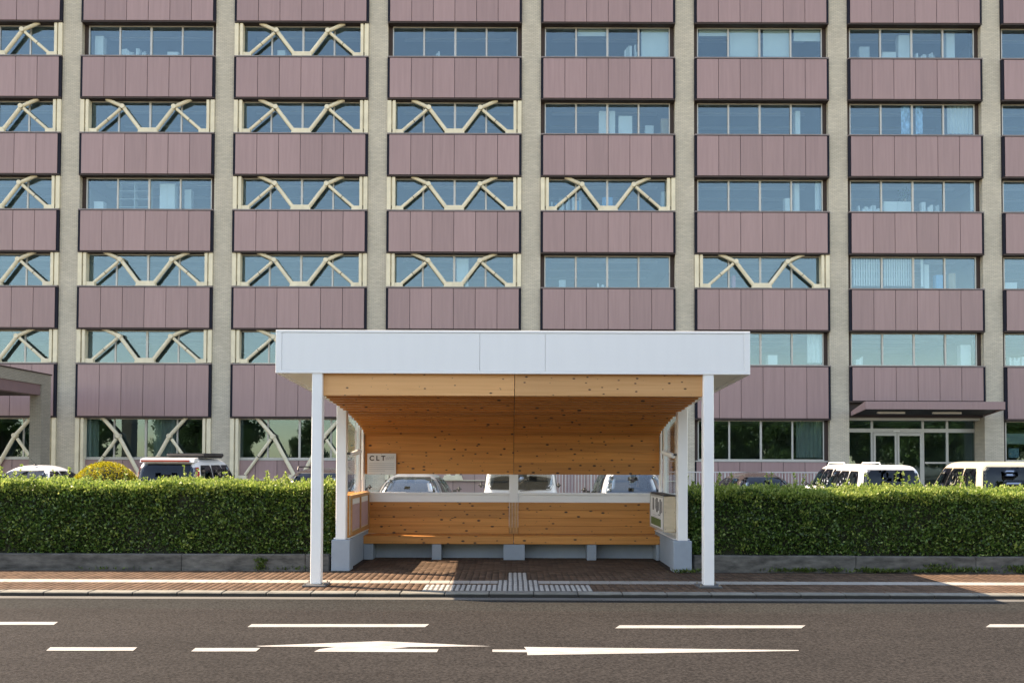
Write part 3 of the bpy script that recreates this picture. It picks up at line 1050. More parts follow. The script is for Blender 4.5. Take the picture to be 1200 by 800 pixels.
pst = box('poster', (bx0 + .004, bx0 + .0115, y0 + .071, y1 - .041, z0 + .036, z1 - .056), paper_m, t)
box('poster_picture', (bx0 + .001, bx0 + .0035, y0 + .3, y1 - .10, z0 + .06, z0 + .19), green_print, pst)
# illegible heavy vertical lettering and two small text lines
for k, (ya, yb, za, zb) in enumerate(((14.66, 14.72, .93, 1.12), (14.78, 14.9, .90, 1.15), (14.98, 15.06, .95, 1.1), (15.1, 15.24, .92, 1.16),
                                      (15.32, 15.38, .97, 1.13), (15.5, 15.62, .94, 1.15), (14.82, 15.05, .875, .89), (15.1, 15.25, 1.0, 1.02))):
    box('lettering_stroke', (bx0 + .001, bx0 + .0035, ya, yb, za, zb), M('poster_ink', (0.10, 0.10, 0.11), 0.6, var=.4, scale=(20, 20, 20)), pst)
for zz in (.845, .875):
    box('text_line', (bx0 + .001, bx0 + .0035, 14.75, 15.6, zz - .02, zz - .012), grey_ink, pst)

# CLT sign
x0, x1 = P(430.3, 543, 16.45).x, P(464, 543, 16.45).x
z1, z0 = P(440, 531, 16.45).z, P(440, 555.6, 16.45).z
t = thing('wall_sign', ((x0 + x1) / 2, 16.46, z0), 'white sign board lettered CLT on the timber back wall, lower left', 'sign')
brd = box('board', (x0, x1, 16.452, 16.474, z0, z1), paper_m, t, .003)


def text(name, body, x, y, z, size, mat, parent, shear=0.0, bold=0.0):
    cu = bpy.data.curves.new(name, 'FONT')
    cu.body = body; cu.size = size; cu.extrude = .002; cu.space_character = 1.55; cu.shear = shear; cu.offset = bold
    tmp = bpy.data.objects.new('tmp', cu); col.objects.link(tmp)
    dg = bpy.context.evaluated_depsgraph_get()
    me = bpy.data.meshes.new_from_object(tmp.evaluated_get(dg))
    bpy.data.objects.remove(tmp)
    me.materials.clear()
    return link(name, me, mat, parent, (x, y, z), (math.pi / 2, 0, 0))


text('lettering', 'CLT', x0 + .04, 16.450, z1 - .13, .125, ink_m, t, 0, .003)
# faint script word that cannot be read: a wavy stroke
mb = MB()
pts = [(x0 + .34 + .155 * i / 24, 16.449, z1 - .10 + .028 * math.sin(i * 1.25) * (1 if i % 5 else 1.6) + .0012 * i) for i in range(25)]
mb.tube(pts, .0028, 5); mb.build('script_stroke', grey_ink, t)
for k in range(5):
    zz = z1 - .19 - k * .034
    box('text_line', (x0 + .03, x1 - (.03 if k < 4 else .2), 16.448, 16.4518, zz, zz + .008), grey_ink, t)
for zz in (z1 - .012, z0 + .012):
    mb = MB(); mb.tube([((x0 + x1) / 2, 16.452, zz), ((x0 + x1) / 2, 16.445, zz)], .006, 8); mb.build('screw', bolt_m, t)

# spot lights on the rear columns
for s, word in ((-1, 'left'), (1, 'right')):
    zc = P(600, 531, 14.45).z
    xc = s * 2.675
    t = thing('spotlight', (xc, 14.42, zc), f'small white tube spotlight on the {word} rear column of the shelter', 'spotlight',
              'spotlights on the shelter columns')
    mb = MB(); mb.tube([(xc, 14.42, zc - .01), (xc - s * .05, 14.42, zc - .01)], .022, 10); mb.build('bracket', plate_m, t)
    mb = MB()
    a = Vector((xc - s * .045, 14.43, zc - .035)); b_ = Vector((xc - s * .16, 14.72, zc + .03))
    mb.tube([a, a + (b_ - a) * .03, b_ - (b_ - a) * .03, b_], [.036, .042, .042, .036], 16)
    mb.build('lamp_body', white_paint, t, smooth=False)

# ================================================================== office building
D = 41.6
S = D / F
CX = [P(170 + 180.9 * k, 270, D).x for k in range(-1, 7)]       # bay centres
PITCHX = CX[1] - CX[0]
HW = 3.08                                                        # half width of the six panels
PILH = PITCHX / 2 - HW - .11                                     # half width of a pillar face
TOPS = [P(600, y, D).z for y in (427.8, 337.4, 247.4, 157.4, 67.4)]
STEP = (TOPS[4] - TOPS[0]) / 4
TOPS.append(TOPS[4] + STEP)
TOPS.append(TOPS[5] + STEP)
SPH = 49 * S
bld = thing('office_building', (0, D + 6, 0), 'long office building with mauve panel bands, brick piers and cream diagonal braces', 'building')
YPIL = D + .15
YWIN = D + .44
YBR = D + .22

for k in range(-1, 8):
    xc = (CX[0] - PITCHX / 2) + (k + 1) * PITCHX
    box('pillar', (xc - PILH, xc + PILH, YPIL, YPIL + .9, -.05, TOPS[6] + 2.0), brick_m, bld)
XB0, XB1 = CX[0] - PITCHX / 2 + PILH, CX[-1] + PITCHX / 2 - PILH
# floor slabs and rooms behind
box('interior_wall', (XB0, XB1, D + 9.0, D + 9.2, 0, TOPS[6] + 1.0), inner_wall, bld)
for s in (XB0 - .2, XB1):
    box('end_wall', (s, s + .2, D + 1.05, D + 9.2, 0, TOPS[6] + 1.0), brick_m, bld)
ZFL = 0.55
box('floor_slab', (XB0, XB1, D + .55, D + 8.99, -.04, ZFL), slab_m, bld)
for i, zt in enumerate(TOPS):
    h = SPH if i else 62 * S
    box('floor_slab', (XB0, XB1, D + .60, D + 8.99, zt - h - .02, zt - .92), slab_m, bld)
box('roof_slab', (XB0, XB1, D + .2, D + 9.2, TOPS[6] + 1.0, TOPS[6] + 1.5), slab_m, bld)
# room partitions so that bays do not look into one hall
for k in range(7):
    xc = CX[k] + PITCHX / 2
    if k % 2 == 0:
        box('partition', (xc - .06, xc + .06, D + 1.06, D + 8.98, ZFL, TOPS[6] + .9), inner_wall, bld)


for i in range(6):
    zc = TOPS[i] - (SPH if i else 62 * S) - .02 if i else TOPS[0] - 62 * S - .02
    for k in range(8):
        for j, yy in enumerate((D + 1.6, D + 3.4, D + 5.4)):
            box('ceiling_light', (CX[k] - 2.6, CX[k] + 2.6, yy, yy + .28, zc - .06, zc - .002), fluor_m, bld)


def bay_panels(k):
    """which of the six panels of bay k the photograph shows"""
    return range(2, 6) if k == 0 else (range(0, 2) if k == 7 else range(6))


def spandrel(k, i):
    xc = CX[k]; zt = TOPS[i]
    h = SPH if i else 62 * S
    if i == 0 and k == 6:
        h = 41 * S
    z0 = zt - h
    mb = MB(); mb.box(xc - HW - .11, xc + HW + .11, D + .035, D + .50, z0 + .012, zt - .012)
    sp_ = mb.build('spandrel', dark_trim, bld)
    box('top_cap', (xc - HW - .1, xc + HW + .1, D - .02, D + .46, zt - .0115, zt + .045), cap_m, sp_)
    box('soffit_trim', (xc - HW - .1, xc + HW + .1, D + .01, D + .52, z0 - .05, z0 + .0115), brown_metal, sp_)
    w = 2 * HW / 6
    for q in range(6):
        a = xc - HW + q * w
        if q in bay_panels(k):
            box('panel', (a + .010, a + w - .010, D + random.uniform(-.004, .004), D + .0345, z0 + .03, zt - .035), panel_m, sp_, .008)
    rest = [q for q in range(6) if q not in bay_panels(k)]
    if rest:
        box('panel_run', (xc - HW + rest[0] * w + .01, xc - HW + (rest[-1] + 1) * w - .01, D, D + .0345, z0 + .03, zt - .035), panel_m, sp_)


def window(k, z0, z1, glass=None):
    xc = CX[k]; hw = 2.99
    mb = MB(); fw = .055
    mb.box(xc - hw, xc + hw, YWIN - .04, YWIN + .06, z0, z0 + .07)
    mb.box(xc - hw, xc + hw, YWIN - .04, YWIN + .06, z1 - .05, z1)
    for q in range(5):
        xx = xc - hw + q * (2 * hw / 4)
        w = .04 if q in (1, 3) else .05
        a, b_ = max(xx - w, xc - hw), min(xx + w, xc + hw)
        mb.box(a, b_, YWIN - .03, YWIN + .05, z0 + .07, z1 - .05)
    wn_ = mb.build('window', alu_m, bld)
    for q in range(4):
        a = xc - hw + q * hw / 2 + .051; b_ = a + hw / 2 - .102
        box('pane', (a, b_, YWIN + (.0 if q % 2 else .02), YWIN + (.008 if q % 2 else .028), z0 + .071, z1 - .051),
            glass or win_glass, wn_)
    for a, b_ in ((xc - PITCHX / 2 + PILH - .05, xc - hw - .001), (xc + hw + .001, xc + PITCHX / 2 - PILH + .05)):
        box('jamb', (a, b_, YWIN - .02, YWIN + .3, z0, z1), brown_metal, wn_)
    return wn_


BR_CACHE = {}


def cached(keyname, mb, origin):
    if keyname not in BR_CACHE:
        BR_CACHE[keyname] = mb.mesh(origin)
    return BR_CACHE[keyname]


def braces(k, zs, ztop, ground=False):
    """cream steel frame of one bay: posts, gussets, four braces"""
    xc = CX[k]; g = 'g' if ground else 'u'
    org = (xc, YBR, zs)
    mb = MB(); mb.box(xc - 2.75, xc + 2.75, YBR - .09, YBR + .09, zs + .047, zs + .075)
    fr = link('brace_frame', cached(g + 'rail', mb, org), cream_steel, bld, org)
    if ground:
        node = (1.2, P(170, 510.5, YBR).z - zs); tip = (2.05, ztop - zs + .06); foot = (.16, .22); corner = (2.5, .30)
    else:
        node = (1.22, 1.33); tip = (2.02, 1.70); foot = (.34, .17); corner = (2.58, .15)
    for s in (-1, 1):
        mb = MB()
        mb.tube([(xc + s * foot[0], YBR, zs + foot[1]), (xc + s * node[0], YBR, zs + node[1])], .092, 12)
        n = Vector((xc + s * node[0], YBR, zs + node[1])); tp = Vector((xc + s * tip[0], YBR, zs + tip[1]))
        mb.tube([n - (tp - n) * .04, tp], .09, 12)
        mb.tube([n - Vector((0, .135, 0)), n + Vector((0, .13, 0))], .11, 14)      # node sleeve
        link('long_brace', cached(f'{g}long{s}', mb, org), cream_steel, fr, org)
        mb = MB()
        c_ = Vector((xc + s * corner[0], YBR, zs + corner[1]))
        e = n + (c_ - n) * .08
        mb.tube([c_, e], .074, 12)
        m1 = c_ + (n - c_) * .46; m2 = c_ + (n - c_) * .475
        sb = link('short_brace', cached(f'{g}short{s}', mb, org), cream_steel, fr, org)
        mb = MB(); mb.tube([m1, m2], .079, 12)
        link('brace_joint', cached(f'{g}joint{s}', mb, org), black_m, fr, org)
        mb = MB()
        mb.box(min(xc + s * 2.42, xc + s * 2.80), max(xc + s * 2.42, xc + s * 2.80), YBR - .11, YBR + .11, zs + .0755, zs + .26)
        link('corner_gusset', cached(f'{g}corner{s}', mb, org), cream_steel, fr, org)
        # built-up post: two flanges and a recessed web
        h = ztop - zs - .055
        pe = PITCHX / 2 - PILH
        mb = MB()
        def bx(a, b_, ya, yb):
            mb.box(min(xc + s * a, xc + s * b_), max(xc + s * a, xc + s * b_), ya, yb, zs + .0755, zs + h)
        bx(2.80, 2.93, YBR - .15, YBR + .20); bx(2.931, 2.999, YBR - .05, YBR + .2); bx(3.0, pe - .01, YBR - .16, YBR + .20)
        link('steel_post', cached(f'{g}post{s}', mb, org), cream_steel, fr, org)
        for zz in (.13, .2):
            mb = MB(); mb.tube([(xc + s * 2.965, YBR - .055, zs + zz + .06), (xc + s * 2.965, YBR - .085, zs + zz + .06)], .028, 8)
            link('bolt', cached(f'{g}bolt{s}{zz}', mb, org), bolt_m, fr, org)
    mb = MB()
    mb.prism([(xc - .48, zs + .0755), (xc + .48, zs + .0755), (xc + .40, zs + .30), (xc - .40, zs + .30)], 'y', YBR - .12, YBR + .12)
    link('centre_gusset', cached(g + 'centre', mb, org), cream_steel, fr, org)


BRACED = {(0, 4): 1, (0, 3): 1, (0, 2): 1, (0, 1): 1, (0, 0): 1, (0, 5): 1,
          (1, 3): 1, (1, 1): 1, (1, 0): 1,
          (2, 4): 1, (2, 3): 1, (2, 2): 1, (2, 1): 1, (2, 0): 1,
          (3, 3): 1, (3, 2): 1, (3, 1): 1, (3, 0): 1,
          (4, 2): 1, (5, 1): 1}
ZG1 = P(600, 538.5, D).z            # ground floor sill
ZG2 = TOPS[0] - 62 * S
for k in range(8):
    for i in range(6):
        spandrel(k, i)
        if i < 5:
            z0, z1 = TOPS[i] + .046, TOPS[i + 1] - SPH - .052
            window(k, z0, z1)
            if (k, i) in BRACED:
                braces(k, TOPS[i], TOPS[i + 1] - SPH)
    if k != 6:
        window(k, ZG1, ZG2 - .052, low_glass)
        # mauve base panels under the ground floor windows
        xc = CX[k]; w = 2 * HW / 6
        mb = MB(); mb.box(xc - HW - .11, xc + HW + .11, YWIN - .1, YWIN + .3, -.05, ZG1 - .06)
        bw_ = mb.build('base_wall', dark_trim, bld)
        box('sill', (xc - HW - .05, xc + HW + .05, YWIN - .16, YWIN + .2, ZG1 - .0595, ZG1 - .001), alu_m, bw_)
        for q in bay_panels(k):
            a = xc - HW + q * w
            box('base_panel', (a + .01, a + w - .01, YWIN - .135, YWIN - .101, .25, ZG1 - .07), panel_m, bw_, .008)
        if k < 4:
            braces(k, ZFL + .25, ZG2, True)

# entrance bay: glazed recess with sliding doors
YD = D + 1.05
k = 6
xa, xb = P(980, 520, YD).x, P(1143, 520, YD).x
ent = MB()
zt_, zm1, zm0 = P(1050, 491, YD).z, P(1050, 502, YD).z, P(1050, 506.5, YD).z
ent.box(xa, xb, YD, YD + .1, zm0, zm1)
ent.box(xa, xb, YD, YD + .1, zt_ - .05, zt_ + .05)
for px in (1021.8, 1081.5, 1110.0):
    xx = P(px, 520, YD).x
    ent.box(xx - .055, xx + .055, YD - .01, YD + .09, ZFL, zm0 - .001)
    ent.box(xx - .055, xx + .055, YD - .01, YD + .09, zm1 + .001, zt_ - .051)
ent.box(P(1084, 540, YD).x, xb, YD + .01, YD + .08, P(1090, 543, YD).z, P(1090, 541, YD).z)
ent = ent.build('entrance_frame', alu_m, bld)
px_ = [985, 1021.8, 1081.5, 1110, 1143]
for a, b_ in zip(px_[:-1], px_[1:]):
    x0, x1 = P(a, 520, YD).x + .056, P(b_, 520, YD).x - .056
    box('pane', (x0, x1, YD + .04, YD + .048, zm1 + .002, zt_ - .052), low_glass, ent)
    if a != 1021.8:
        box('pane', (x0, x1, YD + .04, YD + .048, ZFL, zm0 - .002), low_glass, ent)
xm = P(1050.8, 520, YD).x
for x0, x1 in ((P(1021.8, 520, YD).x + .06, xm - .012), (xm + .012, P(1081.5, 520, YD).x - .06)):
    d0 = MB()
    d0.box(x0, x0 + .10, YD - .05, YD - .012, ZFL + .02, zm0 - .02); d0.box(x1 - .10, x1, YD - .05, YD - .012, ZFL + .02, zm0 - .02)
    d0.box(x0 + .1, x1 - .1, YD - .05, YD - .012, zm0 - .16, zm0 - .02); d0.box(x0 + .1, x1 - .1, YD - .05, YD - .012, ZFL + .02, ZFL + .2)
    d0 = d0.build('sliding_door', alu_m, bld)
    box('pane', (x0 + .101, x1 - .101, YD - .035, YD - .027, ZFL + .201, zm0 - .161), low_glass, d0)
box('door_sensor', (xm - .15, xm + .15, YD - .03, YD - .002, zm0 + .03, zm0 + .09), plate_white, ent)
for xx0, xx1 in ((CX[6] - PITCHX / 2 + PILH - .02, xa), (xb, CX[6] + PITCHX / 2 - PILH + .02)):
    if xx1 > xx0:
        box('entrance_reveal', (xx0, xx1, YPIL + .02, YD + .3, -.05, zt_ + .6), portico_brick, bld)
mb = MB(); mb.box(CX[6] - 3.2, CX[6] + 3.2, D + .3, D + 1.3, zt_ + .05, TOPS[0] - 41 * S - .05)
mb.build('entrance_header', brown_metal, bld)
box('entrance_step', (CX[6] - 3.4, CX[6] + 3.4, D - 2.2, D + 1.2, -.05, ZFL - .002), old_concrete, bld, .01)
box('entrance_step', (CX[6] - 3.4, CX[6] + 3.4, D - 2.6, D - 2.201, -.05, ZFL - .2), old_concrete, bld, .01)

# entrance canopy at the right: wedge between two pillars
ca, cb_ = P(997, 485, YPIL).x, P(1154, 485, YPIL).x
yf = 40.0
zf0, zf1 = P(1090, 479.5, yf).z, P(1090, 470.3, yf).z
zr0, zr1 = P(1000, 487, YPIL).z, P(1000, 482.5, YPIL).z
t = thing('entrance_canopy', ((ca + cb_) / 2, 41, zr0), 'mauve wedge-shaped canopy over the glazed entrance doors at the right', 'canopy')
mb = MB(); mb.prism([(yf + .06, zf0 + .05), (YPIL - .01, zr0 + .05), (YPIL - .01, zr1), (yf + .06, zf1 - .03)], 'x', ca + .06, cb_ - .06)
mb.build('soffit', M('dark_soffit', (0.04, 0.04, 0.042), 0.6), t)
box('front_fascia', (ca, cb_, yf, yf + .059, zf0, zf1), panel_m, t, .006)
for s, xe in ((1, ca), (-1, cb_)):
    mb = MB(); mb.prism([(yf + .0595, zf0), (YPIL - .01, zr0), (YPIL - .01, zr1 + .02), (yf + .0595, zf1)], 'x', min(xe, xe + s * .059), max(xe, xe + s * .059))
    mb.build('side_fascia', panel_m, t)
for p0, p1 in ((1028, 1060), (1093, 1126)):
    yy = 41.0; f_ = (yy - yf) / (YPIL - yf); zz = zf0 + (zr0 - zf0) * f_ + .05
    x0, x1 = P(p0, 488, yy).x, P(p1, 488, yy).x
    mb = MB(); mb.box(x0, x1, yy - .07, yy + .07, zz - .08, zz + .02)
    mb.build('lamp_housing', fluor_m, t)

# porte-cochere at the left edge
xs_ = P(59.5, 470, 38.0).x
yb_, yfr = 38.0, 37.25
t = thing('porch', (xs_ - 3, 36, 0), 'brick and mauve entrance porch with a square brick column at the left edge', 'porch')
zp1 = P(59.5, 440, yb_).z; zp0 = P(48.5, 450.5, yfr).z; zq0 = P(48, 462.8, yfr).z
xcw = P(34.5, 500, yfr).x
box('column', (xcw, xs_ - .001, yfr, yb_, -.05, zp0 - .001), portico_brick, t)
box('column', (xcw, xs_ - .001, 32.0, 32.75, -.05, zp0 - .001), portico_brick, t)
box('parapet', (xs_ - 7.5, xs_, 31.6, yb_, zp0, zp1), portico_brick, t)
box('coping', (xs_ - 7.5, xs_ + .03, 31.55, yb_ + .03, zp1, zp1 + .05), brown_metal, t)
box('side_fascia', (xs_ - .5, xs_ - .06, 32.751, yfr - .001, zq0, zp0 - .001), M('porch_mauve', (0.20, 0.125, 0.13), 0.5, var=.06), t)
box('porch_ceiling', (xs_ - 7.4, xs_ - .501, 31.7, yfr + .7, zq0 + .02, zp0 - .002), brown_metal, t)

# low terrace with a white railing in front of the building
mb = MB(); mb.box(-9, 14.6, 37.6, D + .2, -.04, .28)
tag(mb.build('terrace', old_concrete), kind='structure')
ry = 37.8
x0, x1 = P(640, 560, ry).x, P(992, 560, ry).x
zt_r = P(900, 552.5, ry).z
t = thing('railing', ((x0 + x1) / 2, ry, .28), 'white metal railing with thin upright bars in front of the building', 'railing')
box('top_rail', (x0, x1, ry - .03, ry + .03, zt_r - .05, zt_r), rail_m, t, .008)
box('bottom_rail', (x0, x1, ry - .02, ry + .02, .36, .40), rail_m, t)
n = int((x1 - x0) / .135)
for i in range(n + 1):
    xx = x0 + .02 + (x1 - x0 - .04) * i / n
    if i % 14 == 0:
        box('post', (xx - .03, xx + .03, ry - .029, ry + .029, .28, zt_r - .051), rail_m, t)
    else:
        box('baluster', (xx - .014, xx + .014, ry - .012, ry + .012, .401, zt_r - .0505), rail_m, t)

# ------------------------------------------------------------------ what stands behind the window panes
ROW = ['top', 'second', 'third', 'fourth', 'fifth', 'ground-floor']
BAY = ['leftmost', 'first full', 'second full', 'third full', 'fourth full', 'fifth full', 'sixth full', 'rightmost']


def place(px0, px1, py):
    row = min(range(6), key=lambda r: abs([49, 137, 227, 317, 407, 514][r] - py))
    bay = min(range(8), key=lambda b: abs((170 + 180.9 * (b - 1)) - (px0 + px1) / 2))
    pane = int(np.clip(((px0 + px1) / 2 - (170 + 180.9 * (bay - 1)) + 74) // 37, 0, 3))
    return f'{["first", "second", "third", "fourth"][pane]} pane, {ROW[row]} window row, {BAY[bay]} bay'


YI = YWIN + .30
WALLSILL = []


def item(kind, px0, px1, py0, py1, mat, desc, depth=.35, y=None):
    y = YI if y is None else y
    x0, x1 = P(px0, (py0 + py1) / 2, y).x, P(px1, (py0 + py1) / 2, y).x
    row = min(range(6), key=lambda r: abs([49, 137, 227, 317, 407, 514][r] - (py0 + py1) / 2))
    z1 = P((px0 + px1) / 2, py0, y).z
    floor_z = (TOPS[4 - row] - .92) if row < 5 else ZFL
    z0 = P((px0 + px1) / 2, py1, y).z
    sill = [66, 156, 246.5, 336.5, 426, 538][row]
    label = f'{desc}, {place(px0, px1, (py0 + py1) / 2)}'
    if kind == 'cabinet':
        t = thing('cabinet', ((x0 + x1) / 2, y + depth / 2, floor_z), label, 'cabinet', 'cabinets behind the office windows')
        box('carcass', (x0, x1, y + .02, y + depth, floor_z, z1), mat, t, .006)
        n = 2 if x1 - x0 > .7 else 1
        for q in range(n):
            a = x0 + (x1 - x0) * q / n; b_ = x0 + (x1 - x0) * (q + 1) / n
            box('door', (a + .006, b_ - .006, y, y + .019, floor_z + .05, z1 - .02), mat, t, .004)
    elif kind == 'shelf':
        t = thing('shelf_rack', ((x0 + x1) / 2, y + depth / 2, floor_z), label, 'shelf', 'shelves behind the office windows')
        for xx in (x0, x1 - .03, (x0 + x1) / 2 - .015):
            box('upright', (xx, xx + .03, y, y + depth, floor_z, z1), mat, t)
        nl = 7; 
        for q in range(nl):
            zz = floor_z + .1 + (z1 - floor_z - .14) * q / (nl - 1)
            box('shelf', (x0 + .0305, x1 - .031, y + .001, y + depth - .001, zz, zz + .025), mat, t)
    elif kind == 'box':
        # a table carries it
        tt = thing('office_table', ((x0 + x1) / 2, y + .35, floor_z), f'grey office table below the sill, {place(px0, px1, (py0 + py1) / 2)}', 'table',
                   'office tables below the sills')
        zt2 = P(600, sill, D).z - .04
        box('table_top', (x0 - .1, x1 + .1, y - .02, y + .7, zt2 - .03, zt2), grey_cab, tt)
        for xx in (x0 - .08, x1 + .04):
            for yy in (y, y + .62):
                box('leg', (xx, xx + .04, yy, yy + .04, floor_z, zt2 - .031), grey_cab, tt)
        t = thing('storage_box', ((x0 + x1) / 2, y + depth / 2, zt2), label, 'box', 'boxes on the office sills')
        box('box_body', (x0, x1, y, y + depth, zt2 + .001, z1 - .03), mat, t, .006)
        box('lid', (x0 - .008, x1 + .008, y - .008, y + depth + .008, z1 - .0295, z1), mat, t, .004)
    elif kind == 'binders':
        zt2 = P(600, sill, D).z - .04
        tt = thing('office_table', ((x0 + x1) / 2, y + .35, floor_z), f'grey office table with papers, {place(px0, px1, (py0 + py1) / 2)}', 'table',
                   'office tables below the sills')
        box('table_top', (x0 - .1, x1 + .1, y - .02, y + .7, zt2 - .03, zt2), grey_cab, tt)
        for xx in (x0 - .08, x1 + .04):
            for yy in (y, y + .62):
                box('leg', (xx, xx + .04, yy, yy + .04, floor_z, zt2 - .031), grey_cab, tt)
        xx = x0; kk = 0
        while xx < x1 - .05:
            w = random.uniform(.06, .12); h = random.uniform(.6, 1.0) * (z1 - zt2)
            o = box('binder', (xx, min(xx + w, x1), y, y + .26, zt2 + .001, zt2 + h), random.choice([paper_m, paper_m, grey_cab, curtain_white, mat]), None, .004)
            tag(o, f'upright binder or paper stack, {place(px0, px1, (py0 + py1) / 2)}', 'binder', f'binders, {place(px0, px1, (py0 + py1) / 2)}')
            xx += w + random.choice([.008, .01, .12]); kk += 1
    elif kind in ('blind', 'curtain', 'slats'):
        yy = YWIN + .12
        x0, x1 = P(px0, (py0 + py1) / 2, yy).x, P(px1, (py0 + py1) / 2, yy).x
        z1 = P((px0 + px1) / 2, py0, yy).z; z0 = P((px0 + px1) / 2, py1, yy).z
        if kind == 'blind':
            t = thing('roller_blind', ((x0 + x1) / 2, yy, z0), label, 'blind', 'roller blinds in the office windows')
            box('fabric', (x0, x1, yy, yy + .006, z0, z1), mat, t)
            box('hem_bar', (x0, x1, yy - .006, yy + .012, z0 - .03, z0 - .001), mat, t)
        elif kind == 'slats':
            t = thing('vertical_blind', ((x0 + x1) / 2, yy, z0), label, 'blind', 'vertical blinds in the office windows')
            n = int((x1 - x0) / .11)
            for q in range(n):
                a = x0 + (x1 - x0) * q / n
                mb = MB(); mb.prism([(a + .008, yy), (a + .10, yy + .03), (a + .102, yy + .036), (a + .006, yy + .006)], 'z', z0, z1)
                mb.build('slat', mat, t)
            box('head_rail', (x0, x1, yy - .01, yy + .05, z1 + .001, z1 + .05), mat, t)
        else:
            t = thing('curtain', ((x0 + x1) / 2, yy, z0), label, 'curtain', 'curtains in the office windows')
            n = max(8, int((x1 - x0) / .035))
            fr = [(x0 + (x1 - x0) * q / n, yy + .035 * math.sin(q * 1.1)) for q in range(n + 1)]
            mb = MB(); mb.prism(fr + [(a, b_ + .006) for a, b_ in reversed(fr)], 'z', z0, z1)
            mb.build('fabric', mat, t)
    return


I = item
I('cabinet', 111, 121, 42, 66, cab_m, 'tall white cabinet')
I('binders', 141, 172, 56, 66, paper_m, 'papers')
I('box', 196, 209, 61, 66, paper_m, 'small white box')
I('shelf', 139, 176, 214, 246, grey_cab, 'grey shelf rack')
I('cabinet', 187, 205, 215, 246, cab_m, 'white locker')
I('cabinet', 216, 224, 222, 246, grey_cab, 'narrow grey cabinet')
I('box', 110, 121, 236, 246, paper_m, 'white box')
I('binders', 511, 519, 60, 66, paper_m, 'papers')
I('box', 325, 334, 59, 66, paper_m, 'white box')
I('blind', 751.5, 786, 35, 66, blind_m, 'fully lowered white roller blind')
I('blind', 677, 710, 34, 42, blind_m, 'partly lowered white roller blind')
I('binders', 732, 747, 52, 66, paper_m, 'papers')
I('cabinet', 702, 711, 130, 156, cab_m, 'tall white cabinet')
I('cabinet', 714, 721, 130, 156, cab_m, 'narrow white cabinet')
I('box', 725, 741, 136, 156, cab_m, 'white appliance-like box')
I('box', 775, 785, 139, 156, card_m, 'brown box')
I('box', 756, 766, 147, 156, grey_cab, 'grey box')
I('binders', 646, 682, 228, 246, blue_m, 'papers')
I('box', 706, 718, 231, 246, blue_m, 'pale blue box')
I('cabinet', 775, 782, 224, 246, grey_cab, 'grey cabinet')
I('box', 655, 663, 328, 336, grey_cab, 'grey box')
I('binders', 700, 708, 331, 336, paper_m, 'papers')
I('cabinet', 535, 549, 303, 336, cab_m, 'broad white cabinet')
I('blind', 855, 890, 35, 66, blind_m, 'fully lowered white roller blind')
I('blind', 894, 926, 35, 66, blind_m, 'fully lowered white roller blind')
I('blind', 819, 852, 35, 42, blind_m, 'barely lowered white roller blind')
I('blind', 930, 964, 35, 48, blind_m, 'half lowered white roller blind')
I('cabinet', 932, 938, 130, 156, cab_m, 'narrow white cabinet')
I('cabinet', 920, 927, 232, 246, cab_m, 'low white cabinet')
I('cabinet', 931, 937, 213, 246, cab_m, 'tall white cabinet')
I('curtain', 955, 964, 213, 246, curtain_white, 'drawn pale curtain')
I('curtain', 946, 966, 392, 425, curtain_white, 'drawn pale curtain')
I('box', 900, 911, 416, 425, cab_m, 'white box')
I('box', 858, 862, 323, 336, pink_m, 'pink box')
I('box', 1007, 1019, 55, 68, grey_cab, 'grey box')
I('box', 1034, 1050, 61, 68, cab_m, 'white box')
I('cabinet', 1053, 1066, 41, 68, cab_m, 'tall white cabinet')
I('binders', 1074, 1098, 60, 68, blue_m, 'papers')
I('cabinet', 1109, 1119, 37, 68, cab_m, 'tall white cabinet')
I('curtain', 1056, 1068, 125, 157, curtain_blue, 'blue patterned curtain')
I('curtain', 1073, 1081, 125, 157, curtain_blue, 'blue patterned curtain')
I('curtain', 1110, 1142, 125, 157, curtain_white, 'drawn pale curtain')
I('cabinet', 1036, 1068, 236, 247, cab_m, 'low white cabinet')
I('binders', 1080, 1102, 235, 247, paper_m, 'binders')
I('curtain', 1137, 1143, 214, 247, curtain_white, 'drawn pale curtain')
I('binders', 1006, 1032, 240, 247, paper_m, 'papers')
I('slats', 1000, 1032, 302, 335, blind_m, 'closed white vertical blind')
I('slats', 1036, 1069, 302, 335, blind_m, 'closed white vertical blind')
I('blind', 1079, 1082, 302, 335, blind_m, 'narrow white blind')
I('cabinet', 1083, 1089, 310, 336, cab_m, 'narrow white cabinet')
I('box', 1097, 1108, 322, 336, blue_m, 'blue box')
I('box', 1112, 1120, 320, 336, card_m, 'brown box')
I('binders', 1003, 1012, 417, 425, paper_m, 'papers')
I('cabinet', 1126, 1138, 404, 426, cab_m, 'white cabinet')
I('binders', 1183, 1206, 417, 426, paper_m, 'papers')
I('box', 1178, 1192, 331, 337, cab_m, 'white box')
I('curtain', 101, 116, 492, 538, curtain_white, 'drawn pale curtain')
I('curtain', 180, 206, 492, 538, curtain_white, 'drawn pale curtain')
I('curtain', 933, 964, 493, 536, curtain_white, 'drawn pale curtain')

# plant on the low cabinet
c = P(1060, 236, YI + .15)
t = thing('potted_plant', (c.x, c.y, c.z), 'small green potted plant on the low white cabinet in the third window row', 'plant')
mb = MB(); mb.tube([(c.x, c.y, c.z + .002), (c.x, c.y, c.z + .12)], [.07, .09], 12); mb.build('pot', card_m, t)
n = 160; d = rng.normal(size=(n, 3)) * np.array([.10, .08, .14]) + np.array([0, 0, .28])
link('foliage', leaf_mesh(d, d * .5, .09, .5), tree_leaf, t, c)

